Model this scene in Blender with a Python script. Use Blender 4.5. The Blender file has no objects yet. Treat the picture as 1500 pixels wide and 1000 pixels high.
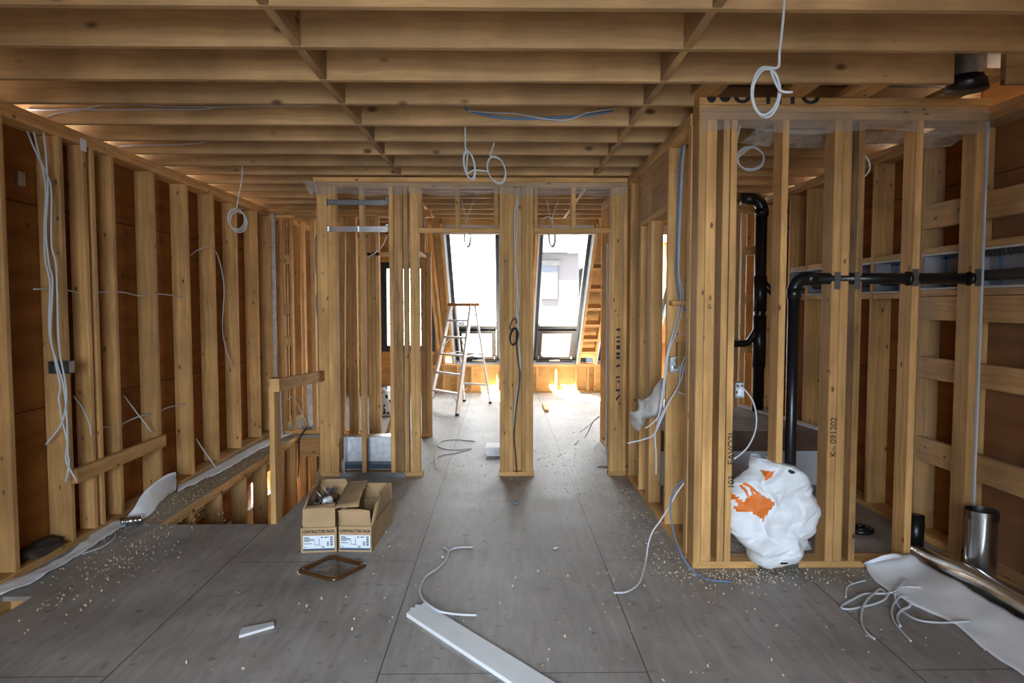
import bpy, bmesh, math, random
from mathutils import Vector, Matrix, noise
R = math.radians
S = bpy.context.scene
COL = S.collection
random.seed(7)

# ------------------------------------------------------------------ camera
F = 1000.0
PITCH = math.atan(55/1000.0)
YAW = R(0.86)
CAM = Vector((0, 0, 1.5))
cd = bpy.data.cameras.new('camera'); cam = bpy.data.objects.new('camera', cd); COL.objects.link(cam)
cd.sensor_width = 36; cd.lens = 24; cd.clip_start = .05; cd.clip_end = 300
cam.location = CAM; cam.rotation_euler = (R(90)-PITCH, 0, -YAW)
S.camera = cam
FW = Vector((math.sin(YAW)*math.cos(PITCH), math.cos(YAW)*math.cos(PITCH), -math.sin(PITCH)))
RT = Vector((math.cos(YAW), -math.sin(YAW), 0)); UP = RT.cross(FW)

# ------------------------------------------------------------------ world, sun, windows' daylight
wd = bpy.data.worlds.new('world'); S.world = wd; wd.use_nodes = True
nt = wd.node_tree; nt.nodes.clear()
wo = nt.nodes.new('ShaderNodeOutputWorld'); bg = nt.nodes.new('ShaderNodeBackground')
bg.inputs[0].default_value = (.93, .96, 1, 1); bg.inputs[1].default_value = 17
nt.links.new(bg.outputs[0], wo.inputs[0])

def sun(name, d, e, col, ang):
    l = bpy.data.lights.new(name, 'SUN'); l.energy = e; l.color = col; l.angle = R(ang)
    o = bpy.data.objects.new(name, l); COL.objects.link(o)
    o.rotation_euler = Vector(d).to_track_quat('-Z', 'Y').to_euler(); o.location = (0, 20, 15)
sun('sun', (.20, .27, -.90), 190, (1, .92, .80), .5)

def area(name, loc, d, sx, sy, e, col, spread=180):
    l = bpy.data.lights.new(name, 'AREA'); l.shape = 'RECTANGLE'; l.size = sx; l.size_y = sy; l.energy = e; l.color = col; l.spread = R(spread)
    o = bpy.data.objects.new(name, l); COL.objects.link(o); o.location = loc
    o.rotation_euler = Vector(d).to_track_quat('-Z', 'Y').to_euler()
# daylight coming in through the real openings: the window behind the camera; portals guide the sky through the rear windows
area('front_window_daylight', (-.2, -2.32, 1.5), (0, 1, -.24), 2.2, 1.6, 75, (.76, .88, 1), 70)
def portal(name, loc, d, sx, sy):
    area(name, loc, d, sx, sy, 1, (1, 1, 1)); bpy.data.objects[name].data.cycles.is_portal = True
portal('portal_ladder_window', (-.40, 10.58, 1.60), (0, -.6857, -.728), .74, 2.9)
portal('portal_middle_window', (.89, 10.58, 1.60), (0, -.6857, -.728), .74, 2.9)
portal('portal_right_window', (2.07, 10.58, 1.60), (0, -.6857, -.728), .92, 2.9)
portal('portal_upright_window', (-1.57, 11.62, 1.45), (0, -1, 0), .9, 1.5)

vs = S.view_settings
vs.view_transform = 'Standard'; vs.look = 'None'; vs.exposure = 0.0; vs.gamma = 1; vs.use_curve_mapping = False

# ------------------------------------------------------------------ pixel ray helpers (frame 1500x1000)
def ray(px, py): return FW + RT*((px-750)/F) - UP*((py-500)/F)
def G(px, py, z=0.0): d = ray(px, py); return CAM + d*((z-CAM.z)/d.z)
def V(px, py, Y): d = ray(px, py); return CAM + d*(Y/d.y)
def W(px, py, X): d = ray(px, py); return CAM + d*(X/d.x)
def XV(px, Y, py=450): return V(px, py, Y).x

# ------------------------------------------------------------------ materials
MATS = {}
def base(name):
    m = bpy.data.materials.new(name); m.use_nodes = True; MATS[name] = m
    n = m.node_tree; return m, n, n.nodes['Principled BSDF']
def N(n, t, **k):
    x = n.nodes.new(t)
    for a, b in k.items(): setattr(x, a, b)
    return x
def rgba(c): return (c[0], c[1], c[2], 1)
def srgb(r, g, b):
    f = lambda v: (v/255/12.92) if v/255 <= .04045 else ((v/255+.055)/1.055)**2.4
    return (f(r), f(g), f(b))

def plain(name, col, rough=.6, metal=0, var=.12, scale=8, bump=0, spec=.4, stretch=(1, 1, 1)):
    m, n, b = base(name); L = n.links.new
    tc = N(n, 'ShaderNodeTexCoord'); mp = N(n, 'ShaderNodeMapping'); mp.inputs['Scale'].default_value = stretch
    nz = N(n, 'ShaderNodeTexNoise'); nz.inputs['Scale'].default_value = scale; nz.inputs['Detail'].default_value = 5
    cr = N(n, 'ShaderNodeValToRGB')
    cr.color_ramp.elements[0].position = .3; cr.color_ramp.elements[1].position = .7
    cr.color_ramp.elements[0].color = rgba([c*(1-var) for c in col]); cr.color_ramp.elements[1].color = rgba([min(1, c*(1+var)) for c in col])
    L(tc.outputs['Object'], mp.inputs[0]); L(mp.outputs[0], nz.inputs['Vector']); L(nz.outputs[0], cr.inputs[0]); L(cr.outputs[0], b.inputs['Base Color'])
    b.inputs['Roughness'].default_value = rough; b.inputs['Metallic'].default_value = metal; b.inputs['Specular IOR Level'].default_value = spec
    if bump:
        bp = N(n, 'ShaderNodeBump'); bp.inputs['Strength'].default_value = bump; bp.inputs['Distance'].default_value = .01
        L(nz.outputs[0], bp.inputs['Height']); L(bp.outputs[0], b.inputs['Normal'])
    return m

def lumber_mat(name, c0, c1, knot=(.10, .045, .02), stain=.55, ks=(5.5, 11, 11)):
    # softwood: grain along local X, knots, each board its own tone
    m, n, b = base(name); L = n.links.new
    tc = N(n, 'ShaderNodeTexCoord'); oi = N(n, 'ShaderNodeObjectInfo')
    mul = N(n, 'ShaderNodeVectorMath', operation='MULTIPLY'); mul.inputs[1].default_value = (37, 53, 71)
    cb = N(n, 'ShaderNodeCombineXYZ')
    for i in range(3): L(oi.outputs['Random'], cb.inputs[i])
    L(cb.outputs[0], mul.inputs[0])
    add = N(n, 'ShaderNodeVectorMath', operation='ADD'); L(tc.outputs['Object'], add.inputs[0]); L(mul.outputs[0], add.inputs[1])
    wob = N(n, 'ShaderNodeTexNoise'); wob.inputs['Scale'].default_value = 3.5; L(add.outputs[0], wob.inputs['Vector'])
    mp = N(n, 'ShaderNodeMapping'); mp.inputs['Scale'].default_value = (1.1, 42, 42); L(add.outputs[0], mp.inputs[0])
    add2 = N(n, 'ShaderNodeVectorMath', operation='MULTIPLY_ADD'); add2.inputs[1].default_value = (.5, 2.2, 2.2)
    L(wob.outputs['Color'], add2.inputs[0]); L(mp.outputs[0], add2.inputs[2])
    g = N(n, 'ShaderNodeTexNoise'); g.inputs['Scale'].default_value = 1; g.inputs['Detail'].default_value = 4; L(add2.outputs[0], g.inputs['Vector'])
    cr = N(n, 'ShaderNodeValToRGB'); e = cr.color_ramp.elements
    e[0].position = .32; e[1].position = .66; e[0].color = rgba(c0); e[1].color = rgba(c1); L(g.outputs[0], cr.inputs[0])
    # broad blotches
    bl = N(n, 'ShaderNodeTexNoise'); bl.inputs['Scale'].default_value = 2.2; bl.inputs['Detail'].default_value = 3; L(add.outputs[0], bl.inputs['Vector'])
    br = N(n, 'ShaderNodeMapRange'); br.inputs[1].default_value = .35; br.inputs[2].default_value = .7; br.inputs[3].default_value = stain; br.inputs[4].default_value = 1.12
    L(bl.outputs[0], br.inputs[0])
    rr = N(n, 'ShaderNodeMapRange'); rr.inputs[3].default_value = .78; rr.inputs[4].default_value = 1.12; L(oi.outputs['Random'], rr.inputs[0])
    mm = N(n, 'ShaderNodeMath', operation='MULTIPLY'); L(br.outputs[0], mm.inputs[0]); L(rr.outputs[0], mm.inputs[1])
    mx = N(n, 'ShaderNodeVectorMath', operation='SCALE'); L(cr.outputs[0], mx.inputs[0]); L(mm.outputs[0], mx.inputs['Scale'])
    # knots
    mk = N(n, 'ShaderNodeMapping'); mk.inputs['Scale'].default_value = ks; L(add.outputs[0], mk.inputs[0])
    vo = N(n, 'ShaderNodeTexVoronoi'); vo.inputs['Scale'].default_value = 1; L(mk.outputs[0], vo.inputs['Vector'])
    kr = N(n, 'ShaderNodeMapRange'); kr.inputs[1].default_value = .055; kr.inputs[2].default_value = .125; kr.inputs[3].default_value = .92; kr.inputs[4].default_value = 0
    L(vo.outputs['Distance'], kr.inputs[0])
    mix = N(n, 'ShaderNodeMix', data_type='RGBA'); L(kr.outputs[0], mix.inputs[0]); L(mx.outputs[0], mix.inputs[6]); mix.inputs[7].default_value = rgba(knot)
    L(mix.outputs[2], b.inputs['Base Color'])
    b.inputs['Roughness'].default_value = .68; b.inputs['Specular IOR Level'].default_value = .25
    bp = N(n, 'ShaderNodeBump'); bp.inputs['Strength'].default_value = .12; bp.inputs['Distance'].default_value = .004
    L(g.outputs[0], bp.inputs['Height']); L(bp.outputs[0], b.inputs['Normal'])
    return m

LUM = lumber_mat('spruce_lumber', (.50, .275, .098), (.68, .405, .158), stain=.76)
JOI = lumber_mat('joist_lumber', (.44, .265, .115), (.56, .355, .165), stain=.66, ks=(3, 5.5, 5.5))
WANE = lumber_mat('knotty_lumber', (.33, .17, .06), (.62, .37, .15), knot=(.04, .02, .012), stain=.55)

def sheathing_mat():
    m, n, b = base('orange_plywood_sheathing'); L = n.links.new
    tc = N(n, 'ShaderNodeTexCoord'); mp = N(n, 'ShaderNodeMapping'); mp.inputs['Scale'].default_value = (9, 1.6, 9); L(tc.outputs['Object'], mp.inputs[0])
    nz = N(n, 'ShaderNodeTexNoise'); nz.inputs['Scale'].default_value = 1; nz.inputs['Detail'].default_value = 6; L(mp.outputs[0], nz.inputs['Vector'])
    cr = N(n, 'ShaderNodeValToRGB'); e = cr.color_ramp.elements; e[0].position = .3; e[1].position = .75
    e[0].color = (.215, .080, .017, 1); e[1].color = (.365, .148, .034, 1); L(nz.outputs[0], cr.inputs[0])
    vo = N(n, 'ShaderNodeTexVoronoi'); vo.inputs['Scale'].default_value = 5; L(tc.outputs['Object'], vo.inputs['Vector'])
    kr = N(n, 'ShaderNodeMapRange'); kr.inputs[1].default_value = .05; kr.inputs[2].default_value = .14; kr.inputs[3].default_value = .7; kr.inputs[4].default_value = 0; L(vo.outputs['Distance'], kr.inputs[0])
    mix = N(n, 'ShaderNodeMix', data_type='RGBA'); L(kr.outputs[0], mix.inputs[0]); L(cr.outputs[0], mix.inputs[6]); mix.inputs[7].default_value = (.10, .035, .012, 1)
    # panel joints every 1.22 m of height
    sx = N(n, 'ShaderNodeSeparateXYZ'); L(tc.outputs['Object'], sx.inputs[0])
    md = N(n, 'ShaderNodeMath', operation='PINGPONG'); md.inputs[1].default_value = .61; L(sx.outputs[2], md.inputs[0])
    lt = N(n, 'ShaderNodeMath', operation='LESS_THAN'); lt.inputs[1].default_value = .004; L(md.outputs[0], lt.inputs[0])
    mix2 = N(n, 'ShaderNodeMix', data_type='RGBA'); L(lt.outputs[0], mix2.inputs[0]); L(mix.outputs[2], mix2.inputs[6]); mix2.inputs[7].default_value = (.08, .03, .01, 1)
    L(mix2.outputs[2], b.inputs['Base Color']); b.inputs['Roughness'].default_value = .75; b.inputs['Specular IOR Level'].default_value = .15
    return m
OSB = sheathing_mat()
PLY = plain('pale_fir_plywood', (.60, .37, .145), .75, var=.2, scale=2.2, spec=.15, stretch=(3, 1, 6))

def floor_mat():
    m, n, b = base('weathered_plywood_floor'); L = n.links.new
    tc = N(n, 'ShaderNodeTexCoord')
    mp = N(n, 'ShaderNodeMapping'); mp.inputs['Scale'].default_value = (20, 3, 1); L(tc.outputs['Object'], mp.inputs[0])
    w = N(n, 'ShaderNodeTexNoise'); w.inputs['Scale'].default_value = 1.1; w.inputs['Detail'].default_value = 8; w.inputs['Distortion'].default_value = .8; L(mp.outputs[0], w.inputs['Vector'])
    cr = N(n, 'ShaderNodeValToRGB'); e = cr.color_ramp.elements; e[0].position = .3; e[1].position = .72
    e[0].color = (.29, .273, .255, 1); e[1].color = (.395, .378, .36, 1); L(w.outputs[0], cr.inputs[0])
    dirt = N(n, 'ShaderNodeTexNoise'); dirt.inputs['Scale'].default_value = 2.3; dirt.inputs['Detail'].default_value = 7; L(tc.outputs['Object'], dirt.inputs['Vector'])
    dr = N(n, 'ShaderNodeMapRange'); dr.inputs[1].default_value = .3; dr.inputs[2].default_value = .7; dr.inputs[3].default_value = .72; dr.inputs[4].default_value = 1.1; L(dirt.outputs[0], dr.inputs[0])
    mx = N(n, 'ShaderNodeVectorMath', operation='SCALE'); L(cr.outputs[0], mx.inputs[0]); L(dr.outputs[0], mx.inputs['Scale'])
    # dark scuffs
    vo = N(n, 'ShaderNodeTexNoise'); vo.inputs['Scale'].default_value = 16; vo.inputs['Detail'].default_value = 3; L(tc.outputs['Object'], vo.inputs['Vector'])
    kr = N(n, 'ShaderNodeMapRange'); kr.inputs[1].default_value = .62; kr.inputs[2].default_value = .74; kr.inputs[3].default_value = 0; kr.inputs[4].default_value = .6; L(vo.outputs[0], kr.inputs[0])
    mix = N(n, 'ShaderNodeMix', data_type='RGBA'); L(kr.outputs[0], mix.inputs[0]); L(mx.outputs[0], mix.inputs[6]); mix.inputs[7].default_value = (.07, .06, .05, 1)
    # sheet joints: long ones along Y each 1.1 m, staggered cross joints
    sx = N(n, 'ShaderNodeSeparateXYZ'); L(tc.outputs['Object'], sx.inputs[0])
    def M(op, a, bb=None):
        x = N(n, 'ShaderNodeMath', operation=op)
        for i, q in enumerate((a, bb)):
            if q is None: continue
            if isinstance(q, (int, float)): x.inputs[i].default_value = q
            else: L(q, x.inputs[i])
        return x.outputs[0]
    xs = M('DIVIDE', M('ADD', sx.outputs[0], .5), 1.092)
    dx = M('PINGPONG', xs, .5); lx = M('LESS_THAN', dx, .0026)
    row = M('FLOOR', xs)
    ys = M('DIVIDE', M('ADD', sx.outputs[1], M('ADD', M('MULTIPLY', M('MODULO', M('ADD', row, 10), 2), 1.22), -.26-2.44)), 2.44)
    dy = M('PINGPONG', ys, .5); ly = M('LESS_THAN', dy, .0011)
    seam = M('MAXIMUM', lx, ly)
    mix2 = N(n, 'ShaderNodeMix', data_type='RGBA'); L(seam, mix2.inputs[0]); L(mix.outputs[2], mix2.inputs[6]); mix2.inputs[7].default_value = (.05, .042, .035, 1)
    L(mix2.outputs[2], b.inputs['Base Color']); b.inputs['Roughness'].default_value = .55; b.inputs['Specular IOR Level'].default_value = .45
    rg = N(n, 'ShaderNodeMapRange'); rg.inputs[3].default_value = .42; rg.inputs[4].default_value = .7; L(dirt.outputs[0], rg.inputs[0]); L(rg.outputs[0], b.inputs['Roughness'])
    bp = N(n, 'ShaderNodeBump'); bp.inputs['Strength'].default_value = .15; bp.inputs['Distance'].default_value = .004; L(w.outputs[0], bp.inputs['Height']); L(bp.outputs[0], b.inputs['Normal'])
    return m
FLOOR = floor_mat()
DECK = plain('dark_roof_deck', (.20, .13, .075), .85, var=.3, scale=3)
CABLE = plain('white_cable_jacket', (.55, .58, .62), .45, var=.05)
BLUEC = plain('blue_cable_jacket', (.10, .22, .42), .45, var=.05)
BLACKC = plain('black_cable_jacket', (.02, .02, .022), .5, var=.1)
ABS = plain('black_abs_pipe', (.008, .008, .009), .32, var=.2, spec=.5)
GALV = plain('galvanised_steel', (.62, .64, .66), .22, 1, var=.12, scale=14)
GALVD = plain('dull_galvanised_steel', (.50, .52, .55), .42, 1, var=.2, scale=20)
STEEL = plain('dark_steel', (.16, .155, .15), .5, .8, var=.2)
ALU = plain('ladder_aluminium', (.70, .71, .72), .38, .35, var=.08)
WHITE = plain('white_paint', (.76, .80, .84), .55, var=.04)
PAPER = plain('white_building_paper', (.80, .85, .91), .7, var=.04, scale=5)
DRY = plain('white_drywall_core', (.60, .62, .64), .85, var=.05)
BLUE = plain('blue_sealant', (.09, .22, .46), .6, var=.3, scale=12)
GREYB = plain('grey_chase_lining', (.27, .29, .33), .7, var=.1)
CARD = plain('corrugated_cardboard', (.42, .285, .155), .8, var=.12, scale=7, spec=.15)
INK = plain('black_ink', (.015, .014, .014), .7, var=.1)
LABELW = plain('white_paper_label', (.72, .80, .88), .6, var=.03)
LABELB = plain('dark_blue_label_band', (.05, .09, .14), .6, var=.1)
BAGW = plain('white_woven_plastic', (.80, .85, .90), .5, var=.05, scale=6)
ORANGE = plain('orange_print', (.72, .17, .015), .5, var=.08)
FRAMEB = plain('black_window_frame', (.014, .014, .016), .4, var=.15)
FRAMEG = plain('blue_grey_flashing', (.20, .27, .36), .5, var=.1)
FRAMEW = plain('white_flashing', (.82, .84, .86), .5, var=.05)
AMBER = plain('amber_plastic', (.075, .032, .010), .3, var=.15)
BROWNC = plain('brown_protective_board', (.135, .085, .058), .8, var=.15)
TUBW = plain('white_tub_enamel', (.60, .66, .72), .3, var=.03)
CHIP = plain('pale_wood_chips', (.60, .50, .36), .8, var=.25, scale=30)
DEBRIS = plain('dark_debris', (.035, .026, .02), .9, var=.5, scale=20)
BRICK = plain('pale_red_brick', (.036, .020, .019), .9, var=.1, scale=3)
STUCCO = plain('pale_render', (.040, .037, .042), .9, var=.06, scale=3)
SHADE = plain('blue_grey_shade_tone', (.024, .029, .042), .9, var=.06, scale=3)  # shade of a building face put into the colour; house window shares it
ROOFT = plain('grey_shingles', (.034, .033, .035), .9, var=.15, scale=5)
LEAF = plain('dry_leaves', (.80, .72, .55), .9, var=.4, scale=4)
BARK = plain('grey_bark', (.28, .25, .22), .9, var=.3, scale=8)
GRASS = plain('pale_ground', (.38, .37, .33), .95, var=.2, scale=1.5)
CAPO = plain('orange_ladder_cap', (.40, .19, .06), .6, var=.3, scale=25)

def glass_mat(name, tint, gloss, rough=.02, alpha=None):
    m, n, b = base(name); L = n.links.new; n.nodes.remove(b)
    out = n.nodes['Material Output']
    t = N(n, 'ShaderNodeBsdfTransparent'); t.inputs[0].default_value = rgba(tint)
    g = N(n, 'ShaderNodeBsdfGlossy'); g.inputs['Roughness'].default_value = rough
    mx = N(n, 'ShaderNodeMixShader'); mx.inputs[0].default_value = gloss
    L(t.outputs[0], mx.inputs[1]); L(g.outputs[0], mx.inputs[2]); L(mx.outputs[0], out.inputs[0]); return m
GLASS = glass_mat('window_glass', (.96, .98, .98), .04)

def film_mat(name, col, dens, rough=.25):
    m, n, b = base(name); L = n.links.new
    b.inputs['Base Color'].default_value = rgba(col); b.inputs['Roughness'].default_value = rough; b.inputs['Specular IOR Level'].default_value = .6
    tc = N(n, 'ShaderNodeTexCoord'); nz = N(n, 'ShaderNodeTexNoise'); nz.inputs['Scale'].default_value = 6; nz.inputs['Detail'].default_value = 5; nz.inputs['Distortion'].default_value = 1.5
    L(tc.outputs['Object'], nz.inputs['Vector'])
    mr = N(n, 'ShaderNodeMapRange'); mr.inputs[1].default_value = .3; mr.inputs[2].default_value = .7; mr.inputs[3].default_value = dens*.6; mr.inputs[4].default_value = min(1, dens*1.5); L(nz.outputs[0], mr.inputs[0])
    L(mr.outputs[0], b.inputs['Alpha'])
    bp = N(n, 'ShaderNodeBump'); bp.inputs['Strength'].default_value = .5; bp.inputs['Distance'].default_value = .02; L(nz.outputs[0], bp.inputs['Height']); L(bp.outputs[0], b.inputs['Normal'])
    return m
FILM = film_mat('clear_vapour_barrier', (.62, .60, .55), .22)
FILM3 = film_mat('thin_vapour_barrier', (.50, .46, .40), .07)
FILM2 = film_mat('cloudy_vapour_barrier', (.60, .56, .50), .42)
CLEARB = film_mat('clear_plastic_bag', (.70, .74, .78), .55)
AMBERF = film_mat('amber_film', (.10, .055, .03), .65, .15)

# ------------------------------------------------------------------ object builders
PARENT_LOC = {}
def finish(o, parent):
    if parent is not None:
        o.parent = parent; o.matrix_parent_inverse = parent.matrix_basis.inverted()
    return o
def mesh(name, verts, faces, mat, parent=None, smooth=False, origin=None, mats=None, fm=None):
    vs_ = [Vector(v) for v in verts]
    if origin is None:
        lo = [min(v[i] for v in vs_) for i in range(3)]; hi = [max(v[i] for v in vs_) for i in range(3)]
        origin = Vector(((lo[0]+hi[0])/2, (lo[1]+hi[1])/2, lo[2]))
    me = bpy.data.meshes.new(name); me.from_pydata([v-origin for v in vs_], [], faces)
    for m_ in (mats or [mat]): me.materials.append(m_)
    if fm: me.polygons.foreach_set('material_index', fm)
    if smooth: me.polygons.foreach_set('use_smooth', [True]*len(me.polygons))
    me.update()
    o = bpy.data.objects.new(name, me); COL.objects.link(o); o.location = origin
    PARENT_LOC[o.name] = Vector(origin)
    return finish(o, parent)
def fixn(o):
    bm = bmesh.new(); bm.from_mesh(o.data); bmesh.ops.recalc_face_normals(bm, faces=bm.faces); bm.to_mesh(o.data); bm.free(); return o

class MB:
    def __init__(s): s.v = []; s.f = []; s.m = []
    def add(s, v, f, mi=0):
        k = len(s.v); s.v += [Vector(p) for p in v]; s.f += [[i+k for i in q] for q in f]; s.m += [mi]*len(f)
    def box(s, x0, x1, y0, y1, z0, z1, mi=0):
        s.add([(x, y, z) for x in (x0, x1) for y in (y0, y1) for z in (z0, z1)],
              [(0, 1, 3, 2), (4, 6, 7, 5), (0, 4, 5, 1), (2, 3, 7, 6), (0, 2, 6, 4), (1, 5, 7, 3)], mi)
    def bar(s, p0, p1, a, b, up=(0, 0, 1), mi=0):
        p0 = Vector(p0); p1 = Vector(p1); d = (p1-p0).normalized(); u = Vector(up); u = (u-d*u.dot(d)).normalized(); w = d.cross(u)
        v = [p+w*(i*a/2)+u*(j*b/2) for p in (p0, p1) for i, j in ((-1, -1), (1, -1), (1, 1), (-1, 1))]
        s.add(v, [(3, 2, 1, 0), (4, 5, 6, 7), (0, 1, 5, 4), (1, 2, 6, 5), (2, 3, 7, 6), (3, 0, 4, 7)], mi)
    def prism(s, poly, off, mi=0):
        n = len(poly); off = Vector(off); a = [Vector(p) for p in poly]
        s.add(a+[p+off for p in a], [list(range(n))[::-1], list(range(n, 2*n))]+[[i, (i+1) % n, (i+1) % n+n, i+n] for i in range(n)], mi)
    def tube(s, pts, r, seg=8, mi=0, cap=True, radii=None):
        pts = [Vector(p) for p in pts]; n = len(pts); rings = []
        t = (pts[1]-pts[0]).normalized(); u = t.orthogonal().normalized()
        for i, p in enumerate(pts):
            t = (pts[min(i+1, n-1)]-pts[max(i-1, 0)])
            t = t.normalized() if t.length > 1e-9 else Vector((0, 0, 1))
            u = (u-t*u.dot(t)); u = u.normalized() if u.length > 1e-6 else t.orthogonal().normalized()
            w = t.cross(u); rr = radii[i] if radii else r
            rings.append([p+(u*math.cos(k*2*math.pi/seg)+w*math.sin(k*2*math.pi/seg))*rr for k in range(seg)])
        v = [q for g in rings for q in g]
        f = [[i*seg+k, i*seg+(k+1) % seg, (i+1)*seg+(k+1) % seg, (i+1)*seg+k] for i in range(n-1) for k in range(seg)]
        if cap: f += [list(range(seg))[::-1], [(n-1)*seg+k for k in range(seg)]]
        s.add(v, f, mi)
    def build(s, name, mat, parent=None, smooth=False, mats=None, origin=None, fix=True):
        o = mesh(name, s.v, s.f, mat, parent, smooth, origin, mats, s.m if mats else None)
        return fixn(o) if fix else o

def lum(name, x0, x1, y0, y1, z0, z1, parent, mat=None, ch=.003):
    # a length of lumber with eased edges: local X along the grain
    ext = [x1-x0, y1-y0, z1-z0]; ax = ext.index(max(ext)); c = Vector(((x0+x1)/2, (y0+y1)/2, (z0+z1)/2))
    rot = [Matrix.Identity(3), Matrix(((0, -1, 0), (1, 0, 0), (0, 0, 1))), Matrix(((0, 0, -1), (0, 1, 0), (1, 0, 0)))][ax]
    q = rot.transposed() @ Vector(ext); return lum_raw(name, c, rot, abs(q.x), abs(q.y), abs(q.z), parent, mat, ch)
def lum_raw(name, c, rot, l, a, b, parent, mat=None, ch=.003):
    l /= 2; a /= 2; b /= 2; ch = min(ch, a*.3, b*.3)
    pr = [(a-ch, -b), (a, -b+ch), (a, b-ch), (a-ch, b), (-a+ch, b), (-a, b-ch), (-a, -b+ch), (-a+ch, -b)]
    v = [(-l, p, q) for p, q in pr]+[(l, p, q) for p, q in pr]
    f = [list(range(8))[::-1], list(range(8, 16))]+[[i, (i+1) % 8, (i+1) % 8+8, i+8] for i in range(8)]
    me = bpy.data.meshes.new(name); me.from_pydata(v, [], f); me.materials.append(mat or LUM); me.update()
    o = bpy.data.objects.new(name, me); COL.objects.link(o)
    fixn(o)
    o.location = c; o.rotation_euler = rot.to_euler(); PARENT_LOC[o.name] = Vector(c)
    return finish(o, parent)
def lum2(name, p0, p1, a, b, up, parent, mat=None):
    p0 = Vector(p0); p1 = Vector(p1); d = (p1-p0).normalized(); u = Vector(up); u = (u-d*u.dot(d)).normalized(); w = u.cross(d)
    rot = Matrix((d, w, u)).transposed()
    return lum_raw(name, (p0+p1)/2, rot, (p1-p0).length, a, b, parent, mat)

def tag(o, label, cat, group=None):
    o['label'] = label; o['category'] = cat
    if group: o['group'] = group
    return o
def thing(name, label, cat, loc=(0, 0, 0), group=None):
    o = bpy.data.objects.new(name, None); COL.objects.link(o); o.location = loc; o.empty_display_size = .1
    PARENT_LOC[o.name] = Vector(loc); return tag(o, label, cat, group)
def structure(name, label, loc=(0, 0, 0), cat='wall'):
    o = thing(name, label, cat, loc); o['kind'] = 'structure'; return o
def struct(o, label, cat): o['kind'] = 'structure'; return tag(o, label, cat)

def spline(pts, n=8):
    p = [Vector(q) for q in pts]
    if len(p) < 3: return [p[0].lerp(p[-1], i/n) for i in range(n+1)]
    p = [p[0]*2-p[1]]+p+[p[-1]*2-p[-2]]; out = []
    for i in range(1, len(p)-2):
        a, b, c, d = p[i-1:i+3]
        for k in range(n):
            t = k/n; out.append(.5*((2*b)+(c-a)*t+(2*a-5*b+4*c-d)*t*t+(3*b-a-3*c+d)*t**3))
    return out+[p[-2]]
def cable(name, label, pts, r=.0042, mat=None, cat='cable', group=None, parent=None, n=8):
    m = MB(); m.tube(spline(pts, n), r, 7); o = m.build(name, mat or CABLE, parent, True, fix=False)
    if parent is None: tag(o, label, cat, group)
    return o
def text(body, size, loc, xd, up, mat, parent, name='lettering', ext=.0006, sx=1.0, bold=0):
    cu = bpy.data.curves.new(name, 'FONT'); cu.body = body; cu.size = size; cu.extrude = ext; cu.align_x = 'CENTER'; cu.align_y = 'CENTER'; cu.offset = size*bold
    cu.materials.append(mat)
    tmp = bpy.data.objects.new('tmp', cu); COL.objects.link(tmp); me = bpy.data.meshes.new_from_object(tmp); bpy.data.objects.remove(tmp); bpy.data.curves.remove(cu)
    me.name = name; o = bpy.data.objects.new(name, me); COL.objects.link(o)
    xd = Vector(xd).normalized(); up = Vector(up).normalized(); zd = xd.cross(up)
    o.matrix_basis = Matrix.Translation(loc) @ Matrix((xd, up, zd)).transposed().to_4x4() @ Matrix.Diagonal((sx, 1, 1, 1))
    PARENT_LOC[o.name] = Vector(loc)
    return finish(o, parent)
def sheet(name, rowA, rowB, n, mat, parent=None, thick=.002, amp=.0, seed=0, freq=6, zf=None):
    # crumpled sheet stretched between two polylines with the same number of points
    A = spline(rowA, 6); B = spline(rowB, 6); v = []; f = []; c = len(A)
    for j in range(n+1):
        for i in range(c):
            p = A[i].lerp(B[i], j/n)
            p = p+Vector((noise.noise(p*freq+Vector((seed, 0, 0))), noise.noise(p*freq+Vector((0, seed+9, 0))), noise.noise(p*freq+Vector((0, 0, seed+5)))))*amp
            if zf: p = zf(p, i/(c-1), j/n)
            v.append(p)
    f = [[j*c+i, j*c+i+1, (j+1)*c+i+1, (j+1)*c+i] for j in range(n) for i in range(c-1)]
    o = mesh(name, v, f, mat, parent, True)
    md = o.modifiers.new('thickness', 'SOLIDIFY'); md.thickness = thick; md.offset = 0
    return o
# ================================================================== SETTING
XL, XR = -2.65, 2.68          # inner stud faces of the long walls
ZC = 2.58                     # underside of the joists

# ---- floor with the stair opening and a small hole by the left wall
m = MB()
for a in ((-2.95, 2.95, -2.45, 2.95), (-2.41, 2.95, 2.95, 3.465), (-2.95, -2.56, 2.95, 3.465), (-2.95, 2.95, 3.465, 4.61),
          (-1.54, 2.95, 4.61, 7.76), (-2.95, 2.95, 7.76, 11.7)):
    m.box(a[0], a[1], a[2], a[3], -.022, 0)
fl = m.build('floor', FLOOR, origin=Vector((0, 0, 0)))
struct(fl, 'grey-brown weathered plywood subfloor with dark sheet joints', 'floor')
lum('joist', -2.95, -2.41, 3.467, 3.505, -.26, -.023, fl); lum('joist', -2.56, -2.522, 2.95, 3.46, -.26, -.023, fl)

ledge = struct(lum('floor_ledge', -2.95, -2.335, 4.612, 7.758, -.034, 0, None, plain('dusty_plank', (.30, .235, .16), .85, var=.2, scale=6, stretch=(2, 12, 12))), 'dusty wooden ledge plank between the left wall and the stair opening', 'ledge')
lum('edge_board', -2.334, -2.315, 4.612, 7.758, -.04, .001, ledge)

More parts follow.
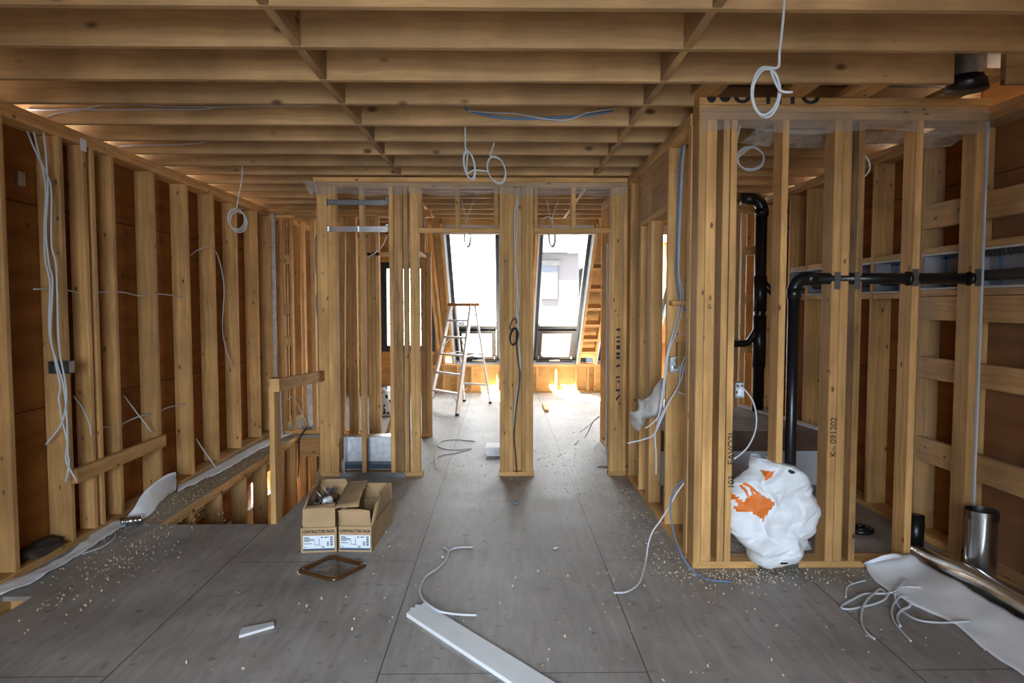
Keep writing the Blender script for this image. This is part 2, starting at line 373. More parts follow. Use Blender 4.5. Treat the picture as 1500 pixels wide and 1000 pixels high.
# ---- stairwell below
sw = structure('wall_stairwell', 'low stud wall under the ledge going down the stairwell', (-2.4, 4.7, -2.6))
for yf in (5.15, 5.67, 6.22, 6.76, 7.3, 7.72):
    lum('stud', -2.475, -2.337, yf-.038, yf, -2.56, -.042, sw)
lum('top_plate', -2.475, -2.337, 4.62, 7.75, -.08, -.042, sw)
m = MB(); m.box(-2.95, -2.92, 2.4, 7.9, -2.7, -.022); m.box(-2.95, -2.92, 7.9, 8.43, -2.7, -1.5); m.box(-2.95, -2.92, 7.9, 8.43, -.45, -.022); m.box(-1.53, -1.50, 2.4, 8.4, -2.7, -.025); m.box(-2.95, -1.5, 2.36, 2.40, -2.7, -.025); m.box(-2.93, -1.5, 8.4, 8.43, -2.7, -.03)
m.build('sheathing', OSB, sw)
m = MB(); m.box(-2.95, -1.5, 2.36, 8.43, -2.73, -2.70); m.build('lower_floor', FLOOR, sw)
m = MB(); m.box(-2.88, -2.80, 4.5, 8.35, -.42, -.27); m.build('white_drywall_band', WHITE, sw)['label'] = 'white drywall band behind the low studs'
lum('rail', -2.88, -2.79, 4.5, 8.35, -.50, -.425, sw); m = MB(); m.box(-2.88, -2.82, 4.5, 8.35, -1.25, -.80); m.build('white_drywall_band', WHITE, sw)['label'] = 'white drywall band lower in the stairwell'

# ---- ceiling: deck, joists, bridging
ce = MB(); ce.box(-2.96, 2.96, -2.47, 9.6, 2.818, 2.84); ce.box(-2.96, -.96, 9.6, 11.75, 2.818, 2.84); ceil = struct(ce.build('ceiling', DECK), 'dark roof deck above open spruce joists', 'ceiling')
JY = [-2.1, -1.69, -1.28, -.87, -.46, -.05, .36, .77, 1.18, 1.6, 2.06, 2.552, 2.949, 3.375, 3.769, 4.203, 4.611, 5.013, 5.437, 5.80, 6.23, 6.64, 7.05, 7.46, 7.87, 8.28, 8.69]
for y in JY:
    x1 = 2.93
    if y == 3.769: x1 = 1.05
    if y == 3.375: x1 = 2.215
    lum('joist', -2.93, x1, y, y+.038, ZC, 2.817, ceil, JOI)
lum('joist', 2.47, 2.93, 3.375, 3.413, ZC, 2.817, ceil, JOI)
for y in (9.1, 9.51, 9.92, 10.33, 10.74, 11.15): lum('joist', -2.93, -.99, y, y+.038, ZC, 2.817, ceil, JOI)
for i in range(10, len(JY)-1):
    y0, y1 = JY[i]+.039, JY[i+1]-.001
    for x in (-.862, .79):
        if y1-y0 > .2: lum2('bridging', (x+random.uniform(-.008, .008), y0, ZC+.118), (x, y1, ZC+.118), .036, .232, (0, 0, 1), ceil, JOI)

for x in (-2.97, 2.935): lum('rim_board', x, x+.03, -2.45, 11.75, 2.57, 2.816, ceil, JOI)
# ---- left wall
wl = structure('wall_left', 'left exterior stud wall with orange plywood sheathing', (-2.7, 4.5, 0))
m = MB(); m.box(-2.82, -2.795, -2.45, 11.7, 0, 2.58); m.build('sheathing', OSB, wl, origin=Vector((-2.8, 0, -.35)))
for yf in (-.6, 0.02, .64, 1.26, 1.88, 2.5, 3.12, 3.725, 4.22, 4.455, 4.54, 4.765, 5.315, 5.87, 6.395, 6.935, 7.51, 7.94, 8.55, 9.1, 9.65, 10.2, 10.8, 11.4):
    w_ = .10 if yf == 4.455 else .14
    lum('stud', XL-w_, XL, yf-.038, yf, .039, 2.503, wl)
lum('bottom_plate', XL-.14, XL, -2.4, 11.45, 0.0, .038, wl)
for z in (2.504, 2.5425): lum('top_plate', XL-.14, XL, -2.4, 11.45, z, z+.0375, wl)
lum('brace_board', XL+.001, XL+.039, 4.19, 5.30, .395, .485, wl)['label'] = 'short level board nailed across the studs near the floor'
m = MB(); m.box(-2.795, -2.77, 4.0, 4.06, 2.18, 2.26); m.build('nail_plate', GALVD, wl)
# far-left stub partition with ladder blocking and metal corner bead
st = structure('wall_stub', 'short partition with ladder blocking at the far end of the stair opening', (-2.4, 7.85, 0))
Y0 = 7.85
for a, b in ((411, 415.5), (424.5, 428)): lum('stud', XV(a, Y0), XV(b, Y0), Y0, Y0+.089, .039, 2.47, st)
for y in (380, 453, 500, 560):
    z = V(420, y, Y0).z; lum('block', XV(415.5, Y0)+.001, XV(424.5, Y0)-.001, Y0, Y0+.089, z-.05, z+.05, st)
lum('stud', XV(455.5, Y0), XV(461.5, Y0), Y0, Y0+.089, .039, 2.47, st)
lum('stud', XV(442, Y0+.3), XV(446, Y0+.3), Y0+.3, Y0+.389, .039, 2.47, st)
lum('top_plate', -2.64, -1.6, Y0, Y0+.089, 2.471, 2.509, st); lum('top_plate', -2.64, -1.6, Y0, Y0+.089, 2.51, 2.548, st)
lum('bottom_plate', -2.5, -1.62, Y0, Y0+.089, 0, .038, st)
lum('header_beam', -2.33, -1.62, Y0-.06, Y0-.02, -.25, -.03, st)
for a, b in ((437, 447), (453, 463), (466, 474)): lum('lower_stud', XV(a, Y0, 720), XV(b, Y0, 720), Y0+.05, Y0+.14, -2.5, -.03, st)
m = MB(); m.box(XV(399.5, 7.7), XV(404, 7.7), 7.70, 7.725, .04, 2.5); m.build('corner_bead', GALVD, st)['label'] = 'grey metal corner bead running up the partition end'

# ---- middle partition with two door openings
YM = 5.885; DM = .089
wm = structure('wall_middle', 'middle stud partition with two door openings', (0, YM, 0))
def mstud(a, b, z0=.039, z1=2.495, dy=0, mat=None, d=DM):
    lum('stud', XV(a, YM), XV(b, YM), YM+dy, YM+dy+d, z0, z1, wm, mat)
mstud(465.5, 480.5, d=.038); mstud(480.6, 487); mstud(487, 493.5); mstud(527.5, 534)
mstud(570.5, 577); mstud(578.5, 590, dy=.02, mat=WANE, d=.038); mstud(591.5, 598); mstud(601, 607.5); mstud(607.5, 614)
for a, b in ((732, 738.6), (738.6, 745.3), (745.3, 751.8), (764, 770.3), (770.3, 775.8), (775.8, 781.2)): mstud(a, b)
mstud(751.8, 764, dy=.045, d=.038)
for a, b in ((893.5, 899.9), (899.9, 906.4), (906.4, 912.8), (912.8, 918.4)): mstud(a, b)
for a, b in ((613.5, 618.5), (667.5, 674), (724, 730), (782, 787.5), (836, 842.5)):
    lum('cripple_stud', XV(a, YM), XV(b, YM), YM, YM+DM, 2.148, 2.495, wm)
lum('header', XV(614.3, YM), XV(731.7, YM), YM-.001, YM+DM, 2.109, 2.147, wm)
lum('header', XV(781.5, YM), XV(893.2, YM), YM-.001, YM+DM, 2.109, 2.147, wm)
for z in (2.496, 2.536): lum('top_plate', -1.60, 1.075, YM-.002, YM+DM, z, z+.039, wm)
lum('bottom_plate', XV(504, YM), XV(618, YM), YM-.001, YM+DM, 0, .038, wm); lum('bottom_plate', XV(731, YM), XV(783, YM), YM-.001, YM+DM, 0, .038, wm)
lum('bottom_plate', XV(893, YM), XV(919, YM), YM-.001, YM+DM, 0, .038, wm); lum('bottom_plate', XV(465, YM), XV(494, YM), YM-.001, YM+DM, 0, .038, wm)
def strap(za, zb, mat, lab):
    m = MB(); xa, xb = XV(482, YM), XV(570.3, YM)
    m.box(xa, xb, YM-.006, YM-.003, za, zb); m.box(xa, xb, YM-.030, YM-.006, za, za+.003); m.box(xa, xb, YM-.03, YM-.006, zb-.003, zb)
    m.box(xa, xa+.004, YM-.03, YM-.003, za-.01, zb+.012); m.box(xb-.02, xb, YM-.03, YM-.003, za, zb+.02); m.box((xa+xb)/2-.003, (xa+xb)/2+.003, YM-.032, YM-.006, za, zb)
    m.build('metal_strap', mat, wm)['label'] = lab
strap(V(520, 300.5, YM).z, V(520, 293, YM).z, STEEL, 'dark steel strap across two studs, upper'); strap(V(520, 340, YM).z, V(520, 332, YM).z, GALV, 'bright galvanised strap across two studs, lower')
# black stencil on the right post (a clipped piece of lettering)
m = MB(); xa, xb = XV(903.3, YM), XV(908.9, YM)
def zz(y): return V(906, y, YM-.003).z
for ya, yb in ((481, 484.5), (492.5, 494.8), (498.8, 501.6), (505.5, 511.5), (515.8, 520), (521.8, 525.6), (551, 553.6)):
    m.box(xa, xb, YM-.0022, YM-.0008, zz(yb), zz(ya))
m.prism([(xa, YM-.0008, zz(537.8)), (xa, YM-.0008, zz(535)), (xb, YM-.0008, zz(533)), (xb, YM-.0008, zz(537))], (0, -.0014, 0))
m.box(xa, xa+.005, YM-.0022, YM-.0008, zz(573), zz(551)); m.box(xa, xb, YM-.0022, YM-.0008, zz(573.2), zz(570)); m.box(xa+.012, xb, YM-.0022, YM-.0008, zz(560), zz(557.5))
m.prism([(xa, YM-.0008, zz(588)), (xa, YM-.0008, zz(583)), (xb, YM-.0008, zz(577)), (xb, YM-.0008, zz(580))], (0, -.0014, 0))
m.build('stencil_lettering', INK, wm)['label'] = 'black stencilled letters cut off by the stud edges'
def stamp(px, py, Y, parent, w=.022):
    c = V(px, py, Y); m = MB()
    for i in range(3):
        for k in range(4):
            if random.random() < .8: m.box(c.x-w/2+k*w/4, c.x-w/2+k*w/4+w/6, Y-.0012, Y-.0004, c.z+i*.009, c.z+i*.009+.005)
    m.build('grade_stamp', INK, parent)
for px, py in ((473, 402), (474, 456), (740, 384), (472, 620)): stamp(px, py, YM, wm)

# ---- partition behind it (brown studs seen through the left bays)
wb = structure('wall_rear_left', 'brown rear stud partition seen through the bays of the middle wall', (-1.4, 7.65, 0))
YB = 7.65
lum2('stud', (XV(495, YB), YB+.045, .04), (XV(503.5, YB)-.03, YB+.045, 2.46), .10, .089, (0, 1, 0), wb)
for a, b in ((509.5, 516), (516.3, 522.5), (538.5, 544), (544.3, 550), (550.3, 555.5)): lum('stud', XV(a, YB), XV(b, YB), YB, YB+.089, .039, 2.46, wb)
for a, b in ((616.5, 623.5), (624, 631.5)): lum('stud', XV(a, YB), XV(b, YB), YB, YB+.089, .039, 2.03, wb)
lum('header', -1.52, XV(632, YB), YB, YB+.089, 2.035, 2.073, wb)
for z in (2.465, 2.504): lum('top_plate', -2.3, XV(632, YB), YB, YB+.089, z, z+.038, wb)
lum('cripple_stud', XV(616.5, YB), XV(623, YB), YB, YB+.089, 2.08, 2.46, wb)
lum('top_plate', XV(618, YB), XV(626, YB), YM+.2, YB-.01, 2.0, 2.038, wb); lum('bottom_plate', XV(490, YB), XV(557, YB), YB, YB+.089, 0, .038, wb); lum('bottom_plate', XV(616, YB), XV(632, YB), YB, YB+.089, 0, .038, wb)

# ---- right partition running away from the camera
XP = 1.08
wp = structure('wall_side', 'right stud partition running back to the middle wall', (XP, 4.8, 0))
def pstud(y0, w=.038, z1=2.503, d=.089, z0=.039): lum('stud', XP, XP+d, y0, y0+w, z0, z1, wp)
pstud(5.74); pstud(4.95, z1=2.10); pstud(4.99, z1=2.10); pstud(5.03, z1=2.10); pstud(4.45, d=.155); pstud(5.30, z1=2.10); pstud(5.34)
pstud(3.862+.06, w=.07)
lum('header', XP, XP+.089, 4.49, 5.338, 2.101, 2.139, wp)
lum('header_panel', XP+.001, XP+.039, 4.49, 4.93, 2.14, 2.503, wp); lum('header_panel', XP+.001, XP+.039, 4.935, 5.338, 2.14, 2.503, wp)
lum('bottom_plate', XP, XP+.089, 3.93, 5.884, 0, .038, wp)
for z in (2.504, 2.5425): lum('top_plate', XP-.005, XP+.089, 3.93, 5.884, z, z+.0375, wp)
for y in (6.1, 6.5, 6.95, 7.40): pstud(y)
lum('bottom_plate', XP, XP+.089, 5.98, 7.44, 0, .038, wp)
for z in (2.504, 2.5425): lum('top_plate', XP, XP+.089, 5.98, 7.44, z, z+.0375, wp)
lum('block', XP+.012, XP+.155, 4.36, 4.448, 1.490, 1.52, wp); lum('block', XP+.06, XP+.13, 4.40, 4.448, 1.10, 1.25, wp)
m = MB(); m.box(XP-.034, XP-.021, 6.80, 6.83, .005, 2.1); m.build('drywall_strip', DRY, wp)['label'] = 'narrow white drywall edge standing behind the door post'
# block of lumber with white tag
m = MB(); m.box(XP-.03, XP+.01, 6.62, 6.635, 1.09, 1.115); m.build('tag', LABELW, wp)

# ---- right-hand room front wall (open studs)
YC = 3.785; DC = .125
wc = structure('wall_closet', 'open stud front wall of the right-hand room', (1.9, YC, 0))
def cstud(a, b, mat=None, d=DC, z1=2.508, dy=0): lum('stud', XV(a, YC), XV(b, YC), YC+dy, YC+dy+d, .039, z1, wc, mat)
cstud(1020.5, 1031.5); cstud(1032.2, 1047, dy=.004); cstud(1056, 1065.6); cstud(1067, 1076.5); cstud(1141.5, 1151)
cstud(1217.5, 1229.6); cstud(1230, 1242.5); cstud(1252.3, 1262, mat=WANE); cstud(1335.5, 1345.5); cstud(1422.5, 1434)
lum('bottom_plate', XV(1020, YC), XV(1439, YC), YC-.002, YC+DC, 0, .038, wc)
for z in (2.509, 2.5495, 2.590): lum('top_plate', XV(1020, YC), XV(1440, YC), YC-.002, YC+DC, z, z+.040, wc)
m = MB(); m.box(XV(1434.6, YC), XV(1437.4, YC), YC-.012, YC+.11, .02, 2.50); m.build('drywall_edge', DRY, wc)['label'] = 'white drywall edge along the end stud'
for px, yy in ((1226, 411), (1255, 411), (1340, 406.5), (1431.5, 406.5)):
    c = V(px, yy, YC); m = MB(); m.box(c.x-.016, c.x+.016, YC-.010, YC-.007, c.z-.048, c.z+.048)
    for sx in (-.011, .011):
        for sz in (-.042, .042): m.box(c.x+sx-.003, c.x+sx+.003, YC-.012, YC-.0098, c.z+sz-.003, c.z+sz+.003)
    m.build('nail_plate', STEEL, wc)['label'] = 'grey steel nail plate guarding the pipe'
for px in (1122, 1158):
    c = V(px, 829, YC); m = MB(); m.box(c.x-.044, c.x+.044, YC-.006, YC-.003, .002, .040); m.box(c.x-.044, c.x+.044, YC-.006, YC+.03, .0385, .041); m.build('sill_plate_guard', STEEL, wc)
for px, w_ in ((1045, .15), (1178, .14), (1275, .16), (1420, .14)):
    c = V(px, 134, 3.62).x; lum('flat_block', c-w_/2, c+w_/2, 3.42, 3.90, 2.632, 2.668, wc)
# handwriting on studs, stencil on the top plate
c = V(1072, 640, YC); text('FAVO2L', .055, (c.x, YC-.001, c.z-.06), (0, 0, 1), (-1, 0, 0), INK, wc, 'handwriting')
c = V(1071.5, 706, YC); text('103', .05, (c.x, YC-.001, c.z), (0, 0, 1), (-1, 0, 0), INK, wc, 'handwriting')
c = V(1221, 640, YC); text('K~ 091202', .05, (c.x, YC-.001, c.z), (0, 0, 1), (-1, 0, 0), INK, wc, 'handwriting')
for px, py in ((1040, 452), (1214, 548)): stamp(px, py, YC, wc)
m = MB(); zt = V(1100, 142.5, YC).z
def arc(px, r0, r1, a0, a1, squash=1.0):
    cx = XV(px, YC, 150); n = 12; o_ = [(cx+math.cos(R(a0+(a1-a0)*i/n))*r0, YC-.0026, zt+math.sin(R(a0+(a1-a0)*i/n))*r0*squash) for i in range(n+1)]
    i_ = [(cx+math.cos(R(a0+(a1-a0)*i/n))*r1, YC-.0026, zt+math.sin(R(a0+(a1-a0)*i/n))*r1*squash) for i in range(n+1)]
    for k in range(n): m.prism([o_[k], o_[k+1], i_[k+1], i_[k]], (0, -.0014, 0))
arc(1042, .026, .0, 180, 360, 1.2); arc(1062, .030, .0, 180, 360, .9); arc(1087, .046, .022, 180, 360, .72); arc(1187, .05, .026, 180, 360, .72)
for px in (1119, 1135, 1154): m.box(XV(px, YC)-.011, XV(px, YC)+.011, YC-.0040, YC-.0026, zt-.036, zt)
m.build('stencil_lettering', INK, wc)['label'] = 'bottom halves of black stencilled letters along the top plate'

# ---- right exterior wall
wr = structure('wall_right', 'right exterior stud wall with orange sheathing, blocking and a pipe chase', (2.75, 4.5, 0))
m = MB();  m.box(2.822, 2.847, -2.45, 11.7, 0, 2.58); m.build('sheathing', OSB, wr, origin=Vector((2.83, 0, -.2)))
RY = [-1.2, -.6, -.02, .55, 1.1, 1.6, 2.1, 2.67, 3.25, 3.95, 4.38, 4.945, 5.48, 6.02, 6.38, 6.98, 7.5, 8.05, 8.6, 9.15, 9.7, 10.25, 10.8, 11.4]
for yf in RY: lum('stud', XR, XR+.14, yf-.038, yf, .039, 2.503, wr)
lum('bottom_plate', XR, XR+.14, -2.4, 11.45, 0, .038, wr)
for z in (2.504, 2.5425): lum('top_plate', XR, XR+.14, -2.4, 11.45, z, z+.0375, wr)
for a, b in ((2.67, 3.25), (3.25, 3.95), (3.95, 4.38), (4.38, 4.945), (4.945, 5.48), (5.48, 6.02), (6.02, 6.38)):
    ya, yb = a+.001, b-.039; near = b < 4.4
    za, zb = (1.588, 1.812) if b < 4.4 else (1.575, 1.80)
    lum('chase_plate', XR+.004, XR+.135, ya, yb, zb+.001, zb+.039, wr); lum('chase_plate', XR+.004, XR+.135, ya, yb, za-.039, za-.001, wr)
    m = MB(); m.box(XR+.122, XR+.138, ya, yb, za, zb); m.box(XR+.002, XR+.122, ya, yb, za, za+.012); m.box(XR+.002, XR+.122, ya, yb, zb-.012, zb); m.box(XR+.01, XR+.122, yb-.012, yb, za+.012, zb-.012)
    m.build('chase_lining', GREYB, wr)
    for e0, e1 in ((za, za+.012), (zb-.012, zb)): m = MB(); m.box(XR-.001, XR+.0015, ya, yb, e0, e1); m.build('lining_edge', DRY, wr)
    m = MB(); n_ = 3
    for k in range(n_):
        yy = ya+(yb-ya)*(.15+.33*k); m.box(XR+.1195, XR+.1215, yy, yy+.028, za+.014, zb-.014)
    m.box(XR+.1195, XR+.1215, ya, yb, zb-.03, zb-.014); m.build('blue_seal', BLUE, wr)['label'] = 'blue sealant on the chase lining'
for a, b in ((2.67, 3.25), (3.25, 3.95), (3.95, 4.38)):
    for za, zb in ((1.97, 2.12), (1.40, 1.545), (1.03, 1.165), (.50, .65)):
        lum('block', XR+.002, XR+.04, a+.001, b-.039, za, zb, wr)

# ---- back wall of the bathroom in the right-hand room
wq = structure('wall_bath_rear', 'rear stud wall of the bathroom behind the tub', (1.9, 6.95, 0))
YQ = 6.95
for x in (1.2, 1.55, 1.9, 2.2, 2.385, 2.45, 2.6): lum('stud', x, x+.038, YQ, YQ+.089, .039, 2.42, wq)
for z in (2.425, 2.464): lum('top_plate', 1.18, 2.675, YQ, YQ+.089, z, z+.038, wq)
lum('bottom_plate', 1.18, 2.675, YQ, YQ+.089, 0, .038, wq)
for z in (1.0, 1.5, 2.0): lum('block', 2.49, 2.598, YQ, YQ+.089, z, z+.09, wq)

# ---- back knee wall, dormer wall, sloped roof with windows
KB = 11.48
wk = structure('wall_back', 'orange knee wall under the sloped roof windows', (0, KB, 0))
m = MB(); m.box(-2.85, 2.85, KB+.09, KB+.115, 0, .5); m.build('sheathing', PLY, wk, origin=Vector((0, KB, -.2)))
lum('bottom_plate', -2.64, 2.67, KB, KB+.089, 0, .038, wk); lum('top_plate', -2.64, 2.67, KB-.001, KB+.089, .44, .478, wk)
for x in (-2.6, -2.2, -1.8, -1.4, -1.0, -.76, -.52, -.09, .06, .30, .58, .90, 1.24, 1.44, 1.56, 2.0, 2.4): lum('stud', x, x+.038, KB+.002, KB+.088, .039, .439, wk)
m = MB(); x0, x1, z0, z1 = -2.02, -1.12, .70, 2.19
m.box(-2.85, x0, KB+.09, KB+.115, .5, 2.83); m.box(x1, -.97, KB+.09, KB+.115, .5, 2.83); m.box(x0, x1, KB+.09, KB+.115, .5, z0); m.box(x0, x1, KB+.09, KB+.115, z1, 2.83)
m.build('dormer_sheathing', PLY, wk, origin=Vector((0, KB, 0)))
for x in (-2.6, x0-.04, x1+.002): lum('stud', x, x+.038, KB+.002, KB+.088, .48, 2.5, wk)
lum('header', x0, x1, KB+.002, KB+.088, z1+.002, z1+.20, wk); lum('sill', x0, x1, KB+.002, KB+.088, z0-.04, z0-.002, wk)
m = MB(); m.prism([(-.985, KB+.1, .48), (-.985, KB+.1, 2.83), (-.985, 8.98, 2.83)], (-.022, 0, 0)); m.build('dormer_cheek', PLY, wk)
lum2('cheek_rafter', (-1.03, KB, .50), (-1.03, 9.27, 2.56), .038, .14, (0, 1, 0), wk)

C2, S2 = .728, .6857
def SL(x, s, n): return Vector((x, KB-C2*s-S2*n, .48+S2*s-C2*n))
def sbox(m, x0, x1, s0, s1, n0, n1, mi=0):
    m.add([SL(x, s, n) for x in (x0, x1) for s in (s0, s1) for n in (n0, n1)],
          [(0, 1, 3, 2), (4, 6, 7, 5), (0, 4, 5, 1), (2, 3, 7, 6), (0, 2, 6, 4), (1, 5, 7, 3)], mi)
rf = structure('roof', 'sloped roof bays of rafters between the roof windows', (0, 10.4, 1.5), 'roof')
WX = ((-.77, -.04), (.53, 1.25), (1.62, 2.52)); ST = 2.86
m = MB()
for a, b in ((-.985, WX[0][0]-.03), (WX[0][1]+.03, WX[1][0]-.03), (WX[1][1]+.03, WX[2][0]-.03), (WX[2][1]+.03, 2.85)): sbox(m, a, b, -.05, 3.3, -.205, -.185)
for a, b in WX: sbox(m, a-.03, b+.03, ST+.02, 3.3, -.205, -.185)
m.build('roof_sheathing', PLY, rf, origin=SL(0, 0, -.2))
for x in (-.985, WX[0][0]-.07, WX[0][1]+.032, WX[1][0]-.07, WX[1][1]+.032, WX[2][0]-.07, WX[2][1]+.032, 2.78):
    lum2('rafter', SL(x+.019, 0.02, -.093), SL(x+.019, 3.05, -.093), .038, .182, (0, S2, C2), rf)
for s in (.30, .62, .98, 1.36, 1.78, 2.2):
    lum2('rafter_block', SL(WX[1][1]+.071, s, -.05), SL(WX[2][0]-.071, s, -.05), .06, .09, (0, S2, C2), rf)
    lum2('rafter_block', SL(WX[0][1]+.071, s, -.05), SL(WX[1][0]-.071, s, -.05), .06, .09, (0, S2, C2), rf)

def roof_window(name, a, b, label):
    w = structure(name, label, SL((a+b)/2, 0, -.15), 'window')
    m = MB()
    for p, q in ((a-.03, a-.012), (b+.012, b+.03)): sbox(m, p, q, 0, ST+.02, -.185, -.002)
    sbox(m, a-.03, b+.03, -.02, 0, -.185, -.002); sbox(m, a-.03, b+.03, ST+.002, ST+.02, -.185, -.002)
    m.build('jamb_flashing', FRAMEW, w)['label'] = 'white flashing round the opening'
    m = MB()
    for p, q in ((a-.012, a), (b, b+.012)): sbox(m, p, q, 0, ST, -.185, -.03)
    m.build('jamb_liner', FRAMEG, w)
    m = MB(); sw_ = .86
    sbox(m, a, a+.05, 0, ST, -.17, -.09); sbox(m, b-.05, b, 0, ST, -.17, -.09); sbox(m, a+.05, b-.05, 0, .06, -.17, -.05); sbox(m, a+.05, b-.05, ST-.05, ST, -.17, -.09); sbox(m, a+.05, b-.05, sw_-.06, sw_+.03, -.17, -.08)
    m.build('window_frame', FRAMEB, w)
    m = MB(); p, q, u, v = a+.055, b-.055, .065, sw_-.065
    sbox(m, p, p+.07, u, v, -.15, -.06); sbox(m, q-.07, q, u, v, -.15, -.06); sbox(m, p+.07, q-.07, u, u+.07, -.15, -.06); sbox(m, p+.07, q-.07, v-.07, v, -.15, -.06)
    sa = m.build('awning_sash', FRAMEB, w)
    m = MB(); sbox(m, p+.07, q-.07, u+.07, v-.07, -.12, -.112); m.build('pane', GLASS, sa)
    m = MB(); xm = (a+b)/2; sbox(m, xm-.09, xm+.09, .045, .075, -.05, -.03); m.bar(SL(xm-.02, .07, -.03), SL(xm+.05, .12, -.01), .014, .014); m.build('crank_handle', GALVD, w)
    m = MB()
    for x in (p+.02, q-.04): sbox(m, x, x+.02, u+.02, u+.10, -.06, -.045)
    m.build('sash_latch', GALVD, w)
    m = MB(); sbox(m, a+.05, b-.05, sw_+.03, ST-.05, -.14, -.132); m.build('fixed_pane', GLASS, w)
for i, (a, b) in enumerate(WX): roof_window('window_%d' % (i+1), a, b, ('sloped black roof window with awning sash behind the ladder, left door opening', 'sloped black roof window with awning sash in the right door opening', 'sloped black roof window at far right, glimpsed past the right door post')[i])
w3 = structure('window_4', 'upright black window behind the studs left of the door openings', (-1.57, KB+.05, .7), 'window')
m = MB(); yA, yB_ = KB+.02, KB+.10
m.box(x0, x0+.09, yA, yB_, z0, z1); m.box(x1-.09, x1, yA, yB_, z0, z1); m.box(x0+.09, x1-.09, yA, yB_, z0, z0+.10); m.box(x0+.09, x1-.09, yA, yB_, z1-.10, z1); m.build('window_frame', FRAMEB, w3)
m = MB(); m.box(x0+.09, x1-.09, yA+.04, yA+.046, z0+.1, z1-.1); m.build('pane', GLASS, w3)

# ---- unseen wall added in front to keep sky light off the front window
nb = MB(); nb.box(-14, 14, -9.5, -8.5, -5.6, 4.2); struct(nb.build('sky_block_wall', BRICK), 'unseen dark brick wall added in front of the house to block sky light', 'building')
# ---- wall behind the camera, with its big window openings
wf = structure('wall_front', 'front wall behind the camera with wide window openings', (0, -2.4, 0))
m = MB(); a0, a1 = -1.35, .95
m.box(-2.85, a0, -2.45, -2.40, 0, 2.82); m.box(a1, 2.85, -2.45, -2.40, 0, 2.82); m.box(a0, a1, -2.45, -2.40, 0, .55); m.box(a0, a1, -2.45, -2.40, 2.35, 2.82); m.build('sheathing', PLY, wf, origin=Vector((0, -2.4, 0)))
m = MB()
for x in (a0, -.225, a1-.05): m.box(x, x+.05, -2.44, -2.40, .55, 2.35)
m.box(a0, a1, -2.44, -2.40, .55, .60); m.box(a0, a1, -2.44, -2.40, 2.30, 2.35); m.build('window_frame', FRAMEB, wf)

# ================================================================== OUTSIDE
gr = mesh('ground', [(-40, 12.5, -5.6), (40, 12.5, -5.6), (40, 70, -5.6), (-40, 70, -5.6)], [(0, 1, 2, 3)], GRASS); struct(gr, 'pale open ground outside the roof windows', 'ground')
hs = thing('house', 'pale neighbouring house with a pink brick base seen through the right roof window', 'house', (1.8, 28, -5.6))
m = MB(); m.box(.6, 3.05, 27, 34, -5.6, .55); m.build('brick_base', BRICK, hs)
m = MB(); m.box(.6, 3.05, 27.02, 34, .55, 3.5); m.build('upper_wall', STUCCO, hs)
m = MB(); m.prism([(.4, 26.7, 3.5), (3.25, 26.7, 3.5), (3.25, 30.5, 6.2), (.4, 30.5, 6.2)], (0, 0, .15)); m.prism([(.4, 34.3, 3.5), (3.25, 34.3, 3.5), (3.25, 30.5, 6.2), (.4, 30.5, 6.2)], (0, 0, .15)); m.build('roof', ROOFT, hs)
m = MB(); m.box(1.55, 2.2, 26.93, 27.0, 1.7, 3.0); hw = m.build('window', SHADE, hs); m = MB(); m.box(1.45, 2.3, 26.9, 27.0, 3.0, 3.2); m.build('lintel', ROOFT, hs)
h2 = thing('garage', 'building beside the pale house, its shaded face painted blue-grey', 'building', (5.2, 31, -5.6))
m = MB(); m.box(3.6, 7.5, 29, 36, -5.6, 3.0); m.build('wall', SHADE, h2); m = MB(); m.prism([(3.4, 28.8, 3.0), (7.7, 28.8, 3.0), (5.55, 28.8, 4.4)], (0, 7.4, 0)); m.build('roof', ROOFT, h2)
def tree(x, y, h, seed, label):
    t = thing('tree', label, 'tree', (x, y, -5.6)); rnd = random.Random(seed); m = MB(); l = MB()
    m.tube(spline([(x, y, -5.6), (x+.1, y, -3), (x-.05, y+.1, -5.6+h*.5), (x, y, -5.6+h)]), .12, 8, radii=[.2-.17*i/24 for i in range(25)])
    for k in range(16):
        z = -5.6+h*(.3+.65*k/16); a = rnd.uniform(0, 6.28); L_ = (1-.5*k/16)*rnd.uniform(1.2, 2.2)
        e = Vector((x+math.cos(a)*L_, y+math.sin(a)*L_, z+L_*.7)); m.tube([Vector((x, y, z)), Vector((x, y, z)).lerp(e, .5)+Vector((0, 0, -.1)), e], .03, 5)
        for q in range(34):
            p = Vector((x, y, z)).lerp(e, rnd.uniform(.3, 1.1))+Vector([rnd.gauss(0, .28) for _ in range(3)]); u = Vector([rnd.uniform(-1, 1) for _ in range(3)]).normalized()*.07; w = u.orthogonal().normalized()*.05
            l.add([p-u, p-w, p+u, p+w], [(0, 1, 2, 3)])
    m.build('trunk', BARK, t, True); l.build('foliage', LEAF, t, fix=False)
tree(-3.6, 18.5, 9.5, 1, 'sparse leafy tree outside the upright left window'); tree(-2.3, 20.5, 9, 2, 'second sparse tree just right of the first, outside the upright window')

